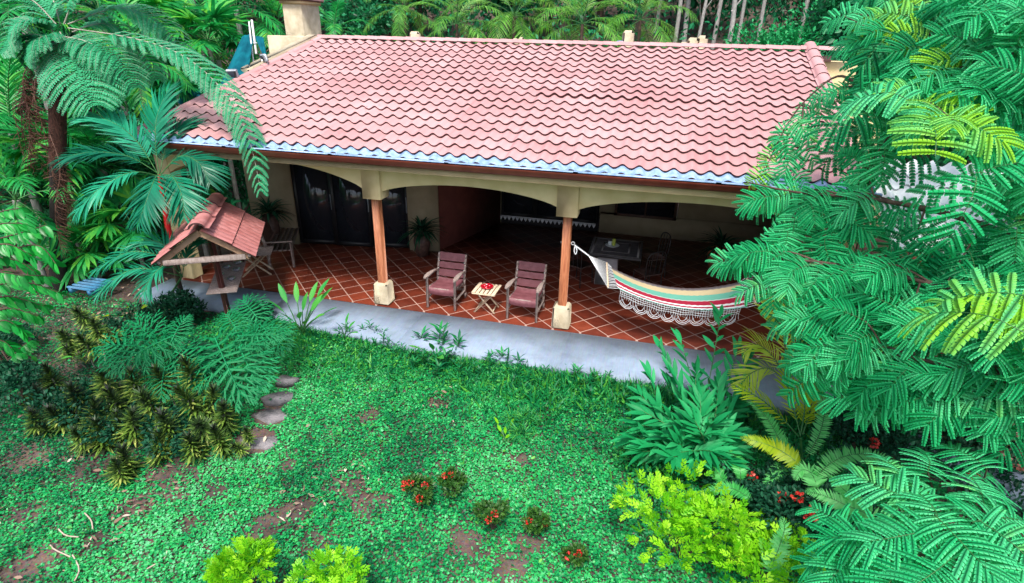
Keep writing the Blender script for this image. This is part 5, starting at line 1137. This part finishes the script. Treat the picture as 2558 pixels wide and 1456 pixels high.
def twig_leaves(p0, p1, L, a, n=6, spread=1.0, sag=.1):
    mid = (p0 + p1) / 2 + [0, 0, sag]; pth = crv([p0, mid, p1], 12); wood.tube(pth, [.012, .005], 5, a=.5, cap=False)
    tg = norm(p1 - p0); side = norm(np.cross(tg, [0, 0, 1]))
    for i in range(n):
        t = .30 + .70 * i / max(1, n - 1); k = t * 11; j = min(int(k), 10); p = pth[j] * (1 - k + j) + pth[j + 1] * (k - j)
        s = (1 if i % 2 else -1); 
        d = tg * (.45 + .5 * t) + side * s * spread * (1.0 - .55 * t) + np.array([0, 0, -.10 + rng.normal(0, .18)]) + rng.normal(0, .14, 3)
        put_leaf(cr, p, d, L * rng.uniform(.8, 1.15), a + rng.normal(0, .12), up=norm(CAMP - p) * .85 + np.array([rng.normal(0, .15), rng.normal(0, .15), .65]))
YEL = {(2170, 15), (2330, 300), (2535, 790), (2260, 110), (1858, 425)}
for (u, v, d) in tips:
    p1 = P(u + 52, v, d); dd = np.linalg.norm(allpts - p1, axis=1) + .8 * (allpts @ _r < p1 @ _r - .0); cand = allpts[np.argsort(dd)[6]]
    if np.linalg.norm(cand - p1) < .35: cand = p1 + _r * .5 + np.array([0, 0, -.05]) + rng.normal(0, .1, 3)
    yel = (u, v) in YEL; deep = v > 560
    small = u < 2130 and v < 480
    twig_leaves(cand, p1, .27 if small else (.345 if u < 2150 else .385), .92 if yel else rng.uniform(.36, .66), n=6 if small else 9)
# a few showpiece leaves seen whole in the photo
for (u0, v0, d0, u1, v1, d1, L, a) in ((2336, 390, 4.8, 2330, 300, 4.9, .56, .93), (2270, 250, 5.0, 2170, 210, 5.2, .48, .72), (2558, 830, 4.0, 2440, 780, 4.2, .60, .95), (2575, 740, 4.1, 2470, 730, 4.3, .55, .93), (2420, 440, 5.0, 2520, 410, 4.8, .45, .5), (2440, 440, 4.9, 2420, 520, 4.8, .5, .45), (2480, 430, 4.9, 2370, 440, 5, .5, .5)):
    a_ = P(u0, v0, d0); b_ = P(u1, v1, d1); put_leaf(cr, a_, b_ - a_, L, a, up=(0, -.8, 1))
# inner, deeper layer filling the crown towards the trunk
for i in range(170):
    u = rng.uniform(2120, 2900); v = rng.uniform(-120, 1080)
    if 2110 < u < 2490 and 400 < v < 680: continue
    if u < 2120 + 130 * rng.random(): continue
    if v > 960 and u < 2350: continue
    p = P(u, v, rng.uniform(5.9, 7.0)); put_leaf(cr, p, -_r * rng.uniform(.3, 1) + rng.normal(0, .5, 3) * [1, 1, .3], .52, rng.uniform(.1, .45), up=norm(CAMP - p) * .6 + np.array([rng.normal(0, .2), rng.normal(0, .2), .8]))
build_things('flame_tree', [('trunk', wood, M['bark_brown'], True), ('crown', cr, [G_['flame'], M['green_stem']], False)], base, 'large feathery-leaved tree spreading in from the right over the roof and terrace', 'tree')
# young feathery tree at the bottom right
wood = MB(); cr = MB(); yb2 = gnd(2350, 1500)
for (u, v, d, az, L) in ((2215, 1235, 4.9, 0, .72), (2330, 1250, 4.7, 0, .75), (2440, 1210, 4.8, 0, .72), (2510, 1290, 4.4, 0, .72), (2150, 1330, 4.7, 0, .7), (2280, 1350, 4.4, 0, .74), (2400, 1370, 4.2, 0, .72), (2120, 1400, 4.7, 0, .66), (2220, 1430, 4.3, 0, .7), (2480, 1420, 4.1, 0, .7), (2340, 1450, 4.1, 0, .7), (2250, 1170, 5.2, 0, .62), (2420, 1130, 5.2, 0, .55), (2560, 1380, 4.1, 0, .7), (2075, 1300, 5.0, 0, .55), (2330, 1150, 5.3, 0, .6)):
    p = P(u, v, d); ctr = P(2360, 1330, 4.5); out = p - ctr; out[2] *= .2
    if np.linalg.norm(out) < .15: out = -_r
    dr = norm(norm(out) + rng.normal(0, .3, 3) * [1, 1, 0] + np.array([0, 0, -.12])); st = p - dr * L * .45
    wood.tube(crv([yb2 + rng.normal(0, .08, 3) * [1, 1, 0], (yb2 + st) / 2 + [0, 0, .2], st], 8), [.016, .007], 5, a=.5, cap=False)
    put_leaf(cr, st, dr, L * .80, rng.uniform(.45, .78), up=norm(CAMP - p) * .6 + np.array([rng.normal(0, .1), 0, .8]), var=6 + int(rng.integers(0, 3))); d2 = norm(dr + norm(np.cross(dr, [0, 0, 1])) * rng.choice([-1, 1]) * .9 + [0, 0, -.2]); (rng.random() < .35) and put_leaf(cr, st - [0, 0, .12], d2, L * .7, rng.uniform(.3, .5), up=(0, -.5, 1), var=6 + int(rng.integers(0, 3)))
build_things('young_flame_tree', [('trunk', wood, M['bark_brown'], True), ('crown', cr, [G_['flame'], M['green_stem']], False)], yb2, 'young feathery-leaved tree with big leaves in the bottom right corner', 'tree')

# ================================================================== left side: tree fern
tf = MB(); tr1 = MB(); tr2 = MB(); dead = MB()
fb = np.array([-6.9, -1.05, float(gz(-6.9, -1.05)) - .05]); ft = P(143, 105, 10.5)
pm = fb * .45 + ft * .55
tr2.tube(crv([fb, fb * .7 + ft * .3, pm], 10), [.17, .14, .14], 12, a=.5); tr1.tube(crv([pm, (pm + ft) / 2, ft], 8), [.15, .145, .13], 12, a=.5)
for i in range(24):   # frond stubs
    t = rng.random(); c = pm * (1 - t) + ft * t; az = rng.uniform(0, 6.28); d = np.array([math.cos(az), math.sin(az), .9]); tr1.tube([c + d * .12, c + d * .24], [.02, .01], 4, a=rng.random())
fp = [[(150, 80, 9.5), (175, 135, 9.2), (203, 190, 9.0), (235, 262, 8.9)], [(170, 70, 9.6), (330, 95, 9.4), (460, 140, 9.2), (560, 230, 9.1), (620, 340, 9.1), (652, 480, 9.3)],
      [(143, 87, 9.5), (95, 55, 9.2), (40, 65, 9.0), (5, 130, 8.9)], [(150, 90, 9.4), (220, 105, 9.2), (290, 150, 9.2), (335, 220, 9.3)], [(160, 60, 9.6), (200, -20, 9.4), (300, -60, 9.3), (420, -20, 9.2)], [(170, 60, 9.7), (300, 20, 9.9), (400, 60, 10.0), (470, 150, 10.2)],
      [(140, 60, 9.5), (60, -10, 9.4), (-60, 10, 9.3)], [(180, 80, 9.8), (260, 60, 10.0), (340, 110, 10.2), (390, 200, 10.4)], [(150, 95, 9.4), (112, 90, 9.1), (82, 108, 9.0), (66, 145, 9.0)], [(150, 60, 9.8), (120, -30, 10.2), (60, -90, 10.4)]]
for i, p_ in enumerate(fp):
    Ls = (.80, .50)[i] if i in (0, 1) else (.34 if i == 9 else .55)
    pts = [P(q_[0], q_[1], q_[2] + .9) for q_ in p_]; pth = crv(pts, 30); a0 = rng.uniform(.4, .8); fwd_ = .95 if i == 1 else .55; tf.tube(pth[::2], [.014, .010, .004], 5, a=a0, m=1, cap=False)
    T = np.gradient(pth, axis=0); n = 31
    for j in range(n):
        t = .14 + .84 * j / (n - 1); k = t * 29; jj = min(int(k), 28); p = pth[jj] * (1 - k + jj) + pth[jj + 1] * (k - jj); Fm = frame(T[jj], (0, -.3, 1)); L = Ls * math.sin(math.pi * (.18 + .76 * t)) ** .8
        for s in (-1, 1):
            d = Fm[0] * s * .85 + Fm[1] * fwd_ + rng.normal(0, .06, 3); pp = [p, p + norm(d) * L * .5 + [0, 0, .02], p + norm(d) * L * .85 - [0, 0, L * .10], p + norm(d) * L - [0, 0, L * .22]]
            along(tf, pp, 20, .080 * (.6 + L), .36, 85, .1, 'leaf2', a=a0 + rng.normal(0, .06), stemr=.003, start=.03, lift=.0, vj=.05, up=(0, -.3, 1), prof=lambda t: (1 - t ** 2) ** .5 * .9 + .1)
for (p_, L) in (([(110, 150, 10.2), (62, 200, 10.0), (66, 300, 10.0), (82, 420, 10.2)], .17), ([(110, 160, 10.2), (80, 230, 10.0), (95, 340, 10.1), (120, 450, 10.3)], .15), ([(120, 160, 10.3), (50, 220, 10.2), (52, 330, 10.3), (70, 430, 10.4)], .13), ([(130, 330, 10.2), (140, 430, 10.2), (158, 520, 10.4), (152, 640, 10.7)], .15), ([(150, 400, 10.3), (165, 480, 10.4), (172, 560, 10.6)], .12)):
    for rep in range(3):
        along(dead, [P(*q_) + rng.normal(0, .05, 3) for q_ in p_], 42, L, .11, 40, .8, 'comb', stem=rep == 0, stemr=.009, start=.08, lift=-.1, jit=.55, vj=.25, teeth=5, mats=0)
e = build_things('tree_fern', [('crown', tf, [G_['treefern'], M['pale_stem']], False), ('dead_fronds', dead, G_['deadfern'], False), ('trunk', tr1, M['bark_fibre'], True)], fb, 'tall tree fern on the left with lacy drooping fronds and hanging brown dead ones', 'tree fern')
co = tr2.build('trunk_base', M['bark_black'], [c for c in children(e) if c.name.startswith('trunk')][0], True); co.data.transform(Matrix.Translation(Vector(-fb)))
# red-stemmed palm
rb = np.array([-4.15, -.55, float(gz(-4.15, -.55))]); rt = P(398, 435, 10.4)
sh = MB(); sh.tube(crv([P(425, 600, 10.8), P(412, 520, 10.6), rt], 8), [.055, .05, .035], 10, a=.5)
palm_px(rb, [[(398, 440, 10.4), (388, 350, 10.3), (395, 280, 10.3), (425, 215, 10.4)], [(398, 440, 10.4), (340, 350, 10.2), (270, 300, 10.0), (200, 290, 9.9)], [(398, 435, 10.4), (320, 390, 10.1), (230, 380, 9.8), (150, 395, 9.7)], [(398, 440, 10.4), (330, 430, 10.0), (250, 470, 9.7), (190, 530, 9.6)], [(398, 440, 10.4), (450, 390, 10.3), (500, 410, 10.2), (525, 460, 10.2)], [(398, 440, 10.4), (420, 350, 10.6), (460, 310, 10.8), (500, 310, 10.9)], [(398, 440, 10.4), (390, 440, 10.0), (370, 490, 9.7), (345, 560, 9.6)], [(398, 440, 10.4), (430, 440, 10.1), (455, 490, 9.9), (460, 545, 9.9)]],
        'redpalm', 'red_stemmed_palm', 'palm with a bright red stem and fan of blue-green fronds in front of the eave', n=32, ll=.64, lw=.08, trunk=[rb, P(440, 680, 11.0), P(425, 600, 10.8)], r=.045, tmat='bark_brown', ang=52, droop=.28, extra=[('red_crownshaft', sh, M['red_stem'], True)])
sb_ = np.array([-4.3, -.9, float(gz(-4.3, -.9))])
palm_px(sb_, [[(455, 690, 10.2), (400, 640, 10.0), (320, 630, 9.8), (230, 680, 9.7)], [(455, 690, 10.2), (420, 620, 10.1), (370, 600, 10), (325, 620, 9.9)], [(455, 690, 10.2), (420, 660, 10.0), (380, 690, 9.8), (355, 740, 9.7)], [(455, 690, 10.2), (470, 620, 10.2), (500, 600, 10.2)], [(455, 690, 10.2), (350, 670, 9.8), (280, 700, 9.7), (240, 740, 9.6)]],
        'redpalm', 'young_palm', 'young palm with blue-green fronds low beside the bird feeder', n=24, ll=.48, lw=.075, trunk=[sb_, P(455, 690, 10.2)], r=.02, a=.5)
# leafy branch at the left edge
f = MB(); s_ = MB(); lb = np.array([-4.9, -5.2, float(gz(-4.9, -5.2))]); V, F = blade(.36, .35, 4, .15, peak=.45)
lp = [[(-60, 610, 6.8), (40, 585, 6.8), (115, 562, 6.8)], [(-60, 660, 6.7), (40, 620, 6.7), (100, 615, 6.7), (140, 660, 6.7)], [(-60, 720, 6.7), (60, 705, 6.8), (145, 730, 6.9)], [(-60, 800, 6.8), (20, 770, 6.9), (95, 790, 7)], [(-60, 560, 7), (0, 530, 7), (50, 520, 7)], [(-60, 690, 6.3), (0, 680, 6.3), (60, 690, 6.3)], [(-60, 640, 7.2), (40, 650, 7.3), (100, 690, 7.4)], [(20, 900, 7.4), (50, 870, 7.4), (75, 850, 7.4)], [(-60, 860, 6.9), (0, 850, 7.0), (30, 870, 7.0)], [(-60, 600, 6.5), (0, 560, 6.5), (70, 560, 6.6)], [(-60, 760, 6.6), (20, 740, 6.6), (110, 765, 6.8)], [(-60, 720, 7.2), (40, 690, 7.2), (130, 690, 7.3)], [(-60, 620, 6.4), (20, 610, 6.4), (80, 640, 6.5)], [(-60, 830, 6.6), (10, 800, 6.7), (60, 830, 6.8)]]
s_.tube(crv([lb, lb * .5 + P(-140, 700, 7.0) * .5, P(-140, 640, 6.9), P(-140, 450, 6.9)], 10), [.07, .04, .02], 8, a=.5)
for p_ in lp:
    pth = crv([P(*q_) for q_ in p_], 14); s_.tube(np.concatenate([[P(-140, 660, 6.9)], pth]), [.012, .004], 5, a=.5, cap=False); O = []; D = []
    for i in range(30):
        k = 1 + i * .4; j = min(int(k), 12); p = pth[j] * (1 - k + j) + pth[j + 1] * (k - j); tg = norm(pth[j + 1] - pth[j]); sd2 = norm(np.cross(tg, [0, 0, 1])) * (1 if i % 2 else -1); O.append(p); D.append(sd2 * .55 + tg * .55 + np.array([0, 0, -.55]) + rng.normal(0, .12, 3))
    D = np.array(D); add_many(f, V, F, np.array(O), frames(D, np.array([0, -.6, .8]) + rng.normal(size=(len(D), 3)) * .25), rng.uniform(.13, .20, len(D)), rng.normal(.38, .2, len(D)))
build_things('broadleaf_tree', [('crown', f, G_['lefttree'], True), ('trunk', s_, M['bark_brown'], True)], lb, 'bright green broad-leaved branches reaching in at the left edge', 'tree')

# ================================================================== background palms, left
def at2(u, v, t): return P(u, v, t)
def place(proto, u, v, t, h, rz, label, sc=1.0, group=None):
    """stand a copy so that its crown centre (height h*sc) is at this spot; it rises from the ground below"""
    p = P(u, v, t); return copy_tree(proto, (p[0], p[1], p[2] - h * sc), rz, sc, label, group)
def trunkfix(e, h):   # prototypes are tall enough to reach the ground; nothing else to do
    return e
pA = palm((0, -400, 0), 6.0, 15, 2.1, 'palm', 'x', llen=.62, lw=.085, n=24, name='feather_palm', group='palms crowding the left side'); pB = palm((0, -400, 0), 6.0, 13, 1.7, 'palm', 'x', llen=.5, lw=.12, n=18, el=(85, -35), droopy=1.3, name='feather_palm', group='palms crowding the left side')
def fanpalm(h, nf, Rr):
    tr = MB(); cr_ = MB(); top = np.array([0, 0, h]); tr.tube([(0, 0, 0), top], [.07, .05], 7, a=.5)
    for k in range(nf):
        az = k * 2.399; e0 = 1.2 - 1.5 * (k / nf); d = np.array([math.cos(az) * math.cos(e0), math.sin(az) * math.cos(e0), math.sin(e0)]); c = top + d * Rr * .75; cr_.tube([top, c], .012, 4, a=.5, m=1, cap=False); Fm = frame(d - [0, 0, .25], (0, 0, 1)); n = 22
        an = np.linspace(-2.3, 2.3, n) + rng.normal(0, .03, n); D = np.sin(an)[:, None] * Fm[0] + np.cos(an)[:, None] * Fm[1] + (.12 * rng.normal(size=n))[:, None] * Fm[2]
        V, F = blade(.13, .3, 3, .2, base=.3, peak=.5); add_many(cr_, V, F, np.tile(c, (n, 1)), frames(D, np.tile(Fm[2], (n, 1))), Rr * (.75 + .25 * np.cos(an)) * rng.uniform(.9, 1.05, n), rng.normal(.25 + .5 * rng.random(), .1, n))
    e = empty('fan_palm', (0, -400, 0), 'x', 'palm', 'palms crowding the left side'); tr.build('trunk', M['bark_grey'], e); cr_.build('crown', [G_['palm'], M['green_stem']], e); return e
pC = fanpalm(6.0, 15, .85)
L1 = [(pA, 30, 330, 12.0, 0, 'feather palm behind the dead fern fronds at the left edge', 1), (pA, 255, 420, 12.8, 1, 'feather palm between the tree fern trunk and the red-stemmed palm', .9), (pB, 340, 160, 13.5, 2, 'feather palm directly behind the long drooping fern frond', 1), (pC, 440, 215, 14.5, .4, 'fan palm just left of the lower teal cloth', 1), (pC, 520, 100, 15.5, 1.4, 'fan palm above the lower teal cloth', 1.1),
      (pC, 400, 60, 15.5, 2.2, 'fan palm in the upper left, right of the fern crown', 1.1), (pA, 590, 20, 18, .9, 'feather palm behind the white cloth poles', 1), (pA, 690, 60, 19, 2.5, 'feather palm immediately left of the chimney', 1), (pB, 480, -10, 18, 3.4, 'feather palm at the top edge above the fan palms', 1), (pB, 250, 30, 15, 1.7, 'feather palm at the top edge behind the tree fern', 1.1),
      (pA, 60, 60, 14, 4.0, 'feather palm in the top left corner', 1.1), (pC, 130, 400, 12.2, .8, 'low fan palm left of the tree fern trunk', .95), (pC, 330, 560, 12.6, 1.9, 'fan palm in the shade under the red-stemmed palm', .9), (pB, 40, 500, 11.2, 5.1, 'feather palm low on the left edge', .9), (pC, 230, 630, 12.4, 2.7, 'shaded fan palm above the dry leaves', .8), (pB, 470, 420, 12.9, 2.9, 'feather palm hidden behind the roof corner', .65), (pB, 545, 150, 17.5, .3, 'feather palm behind the teal cloth', 1.0), (pA, 835, 75, 19, 1.1, 'feather palm with fronds showing right of the chimney', .7)]
cnt = {}
for (pr, u, v, t, rz, lab, sc) in L1: 
    place(pr, u, v, t, 6.0, rz, lab, sc)
# behind the ridge: coconut palms, shrubs, bare trunks, forest trees
pD = palm((0, -400, 0), 4.0, 14, 3.0, 'coco', 'x', llen=.75, lw=.05, n=34, el=(80, -20), droopy=1.15, name='coconut_palm', group='coconut palms behind the ridge', r=.08, bark='bark_brown')
for (u, v, t, rz, lab, sc) in ((1140, 60, 20, .3, 'coconut palm with a pale drooping frond, leftmost behind the ridge', .75), (1285, 40, 21, 1.8, 'coconut palm with brown upright stems, middle of the ridge', .95), (1455, 60, 19, 2.7, 'coconut palm with the broadest fronds, right of the middle', .8), (1600, 50, 21, 4.2, 'rightmost coconut palm, above the blue vent', .8), (1010, 25, 22, 5.0, 'coconut palm with bright tuft right of the chimney', .7), (1380, 0, 26, .9, 'coconut palm far behind the middle pair', 1.0)):
    place(pD, u, v, t, 4.0, rz, lab, sc)
for o in (pA, pB, pC, pD):
    for c in children(o): bpy.data.objects.remove(c)
    bpy.data.objects.remove(o)
for (u, v, t, R, H, leaf, ls, m_, lab) in ((960, 80, 15, .8, 1.5, B_LANCE, .30, 'palm', 'bright lance-leaved shrub just behind the ridge near the chimney'), (1075, 60, 16, 1.1, 2.2, B_OVAL, .16, 'forest', 'blue-green bush beside the first coconut palm'), (1180, 90, 15, .7, .8, B_OVAL, .16, 'forest', 'low bush behind the parapet ornament'), (1350, 88, 15, 1.0, 1.0, B_OVAL, .14, 'weed', 'low leafy bush in the middle behind the ridge'), (1430, 92, 15, .6, .7, B_OVAL, .14, 'ginger', 'small bush under the broadest coconut fronds'), (1540, 80, 15, .9, 1.1, B_OVAL, .13, 'weed', 'light green bush left of the blue vent'), (1650, 85, 15, .7, 1.0, B_OVAL, .13, 'ginger', 'green bush right of the blue vent'), (1240, 95, 15, .5, .6, B_OVAL, .13, 'weed', 'small round bush by the second coconut palm'),
                                (1920, 55, 18, 2.0, 3.2, B_OVAL, .16, 'ginger', 'tall teal-green bush behind the right half of the ridge'), (2020, 90, 16, 1.2, 1.8, B_OVAL, .14, 'forest', 'bush at the right end of the ridge'), (1800, 105, 17, 1.0, 1.2, B_OVAL, .12, 'forest', 'dim bush below the bare pale trunks'), (2090, 30, 19, 2.4, 3.4, B_OVAL, .17, 'ginger', 'large bush behind the feathery tree tips')):
    p = P(u, v, t); g = float(gz(p[0], p[1])); Ht = max(H, p[2] - g + .3)
    shrub((p[0], p[1], g), R, Ht, int(900 + 900 * R), leaf, ls, m_, lab, cat='bush', group='bushes behind the ridge', name='bush', lumps=9, flat=max(.8, Ht / R * .35))
# pale bare trunks on the hillside
q = MB(); q.tube(crv([(0, 0, 0), (.1, 0, 3), (-.05, .1, 6), (.15, 0, 10)], 12), [.09, .07, .03], 7, a=.5); tb = empty('bare_tree', (0, -400, 0), 'x', 'tree', 'pale bare trunks on the hillside'); q.build('trunk', M['bark_grey'], tb)
q = MB()
for i in range(9):
    z = 3.5 + i * .7; az = i * 2.4; q.tube(crv([(0, 0, z), (.5 * math.cos(az), .5 * math.sin(az), z + .7), (1.0 * math.cos(az), 1.0 * math.sin(az), z + 1.6)], 5), [.025, .008], 4, a=.5, cap=False)
q.build('branch', M['bark_grey'], tb)
for i, (u, t, sc) in enumerate(sorted(((1690, 22, 1), (1715, 24, 1.2), (1752, 20, .8), (1788, 23, 1), (1822, 19, 1.1), (1850, 22, .9), (1905, 21, .9), (1640, 26, 1.2), (1730, 27, 1), (2010, 20, 1.0)))):
    p = P(u, 60, t); copy_tree(tb, (p[0], p[1], float(gz(p[0], p[1])) - .1), i * 1.1, sc, ORD[i] + ' pale bare trunk from the left behind the right half of the ridge')
for c in children(tb): bpy.data.objects.remove(c)
bpy.data.objects.remove(tb)
# forest trees, each a copy of two kinds
def ftree(seed, R, H, n, ls):
    f = MB(); tr = MB(); tr.tube(crv([(0, 0, 0), (.1, .1, H * .5), (0, 0, H * .9)], 8), [.16, .1, .04], 7, a=.5); C = []
    for i in range(16):
        an = i * 2.4; r_ = R * math.sqrt(rng.random()) * .75; C.append(([r_ * math.cos(an), r_ * math.sin(an), H * rng.uniform(.3, .95)], R * rng.uniform(.3, .5))); tr.tube([(0, 0, H * .4), C[-1][0]], [.04, .01], 5, a=.5, cap=False)
    ci = rng.integers(0, 16, n); u = rng.normal(size=(n, 3)); u /= np.linalg.norm(u, axis=1)[:, None]; O = np.array([C[i][0] for i in ci]) + u * (np.array([C[i][1] for i in ci]) * rng.uniform(.6, 1.1, n))[:, None]
    add_many(f, *B_OVAL, O, frames(u + rng.normal(size=(n, 3)) * .5 - [0, 0, .2], np.array([0, 0, 1.]) + rng.normal(size=(n, 3)) * .5), rng.uniform(.7, 1.3, n) * ls, rng.normal(.45, .22, n) + np.repeat(0, n))
    e = empty('forest_tree', (0, -400, 0), 'x', 'tree', 'forest trees on the hillside'); tr.build('trunk', M['bark_brown'], e); f.build('crown', G_['forest'], e); return e
t1, t2 = ftree(1, 2.2, 6.5, 5200, .26), ftree(2, 1.8, 5.0, 4200, .20)
k = 0
for (y0, n_, x0, x1, rown) in ((14.5, 11, -19, 17, 'nearest'), (19, 13, -26, 23, 'second'), (25, 14, -34, 30, 'third'), (33, 14, -42, 40, 'farthest')):
    for i in range(n_):
        x = x0 + (x1 - x0) * (i + rng.uniform(.2, .8)) / n_; y = y0 + rng.uniform(-1.5, 1.5)
        if y0 < 18 and -6 < x < 9: continue
        copy_tree((t1, t2)[k % 2], (x, y, float(gz(x, y)) - .2), rng.uniform(0, 6), rng.uniform(.85, 1.25), ORD[i] + ' forest tree from the left in the ' + rown + ' row on the hillside behind the house'); k += 1
for i, (x, y, s_) in enumerate(((-11, 4, .9), (-12.5, 8, 1), (-9.5, 9, .8), (-13, 0, 1), (-10.5, -3, .8), (-15, 4, 1.2), (-8.0, 5.5, .55), (-7.6, 1.6, .5), (-9, 1, .6), (-8.6, 3.4, .5), (-16, -3, 1.2), (-12, -7, 1), (-18, 9, 1.2))):
    copy_tree((t1, t2)[k % 2], (x, y, float(gz(x, y)) - .1), k, s_, 'dark leafy tree in the shade left of the house, ' + ORD[i] + ' counted from the hillside palms', 'dark trees left of the house'); k += 1
for i, (x, y, s_) in enumerate(((15, 3, 1.1), (14, 7, 1), (17, -1, 1.1), (13.5, 10, 1), (16, -5, 1), (12.5, .8, .45), (19, 4, 1.3), (14.5, -3, .9))):
    copy_tree((t1, t2)[k % 2], (x, y, float(gz(x, y)) - .1), k, s_, 'dark leafy tree behind the feathery tree on the right, ' + ORD[i] + ' from the terrace end', 'dark trees right of the house'); k += 1
for o in (t1, t2):
    for c in children(o): bpy.data.objects.remove(c)
    bpy.data.objects.remove(o)
# understory mass
q = MB(); n = 60000; x = rng.uniform(-40, 38, n); y = rng.uniform(11.5, 46, n); O = np.stack([x, y, gz(x, y) + rng.uniform(0, 1.4, n) * (.4 + vnoise(x, y, .6, 41))], 1)
n2 = 16000; x2 = rng.uniform(-22, -6.5, n2); y2 = rng.uniform(-6, 12, n2); x2 = np.where((y2 < -.2) & (x2 > -8.5), x2 - 3, x2); O2 = np.stack([x2, y2, gz(x2, y2) + rng.uniform(0, 1.2, n2) * (.3 + vnoise(x2, y2, .8, 42))], 1); O = np.concatenate([O, O2]); n += n2
add_many(q, *B_OVAL, O, frames(rng.normal(size=(n, 3)), np.array([0, 0, 1.]) + rng.normal(size=(n, 3)) * .5), rng.uniform(.12, .34, n), rng.normal(.35, .22, n))
tag(q.build('undergrowth', G_['forest']), 'dense mixed undergrowth covering the hillside and the left side', 'undergrowth', kind='stuff')
# potted plant by the maroon wall, wall plant
def pot(loc, label, r=.2, h=.42, mcol='grey_wood'):
    e = empty('potted_plant', loc, label, 'potted plant'); q = MB(); q.lathe([(0, .0), (r * .7, 0), (r, h * .6), (r * .92, h), (r * .8, h), (r * .8, h * .9), (0, h * .9)], n=18); q.build('pot', M[mcol], e, True)
    f = MB(); n = 110; az = rng.uniform(0, 6.28, n); el = rng.uniform(.2, 1.4, n); D = np.stack([np.cos(az) * np.cos(el), np.sin(az) * np.cos(el), np.sin(el)], 1); O = np.tile([0, 0, h], (n, 1)) + D * .12; V, F = blade(.09, .8, 5, .1, peak=.3, base=.5); add_many(f, V, F, O, frames(D, np.tile([0, 0, 1.], (n, 1))), rng.uniform(.3, .6, n), rng.random(n)); f.build('foliage', G_['darkbush'], e)
pot((-.15, 2.95, 0), 'tall dark pot with grassy plant against the cream wall by the maroon wall', .21, .55, 'dark_wood')
pot((7.0, 4.2, 0), 'dim terracotta pot with a bushy plant deep in the right of the terrace', .3, .5, 'wood_post')
pot((-3.85, 2.2, 0), 'tall dark plant beside the left cream wall, behind the bench', .2, .9, 'dark_wood')
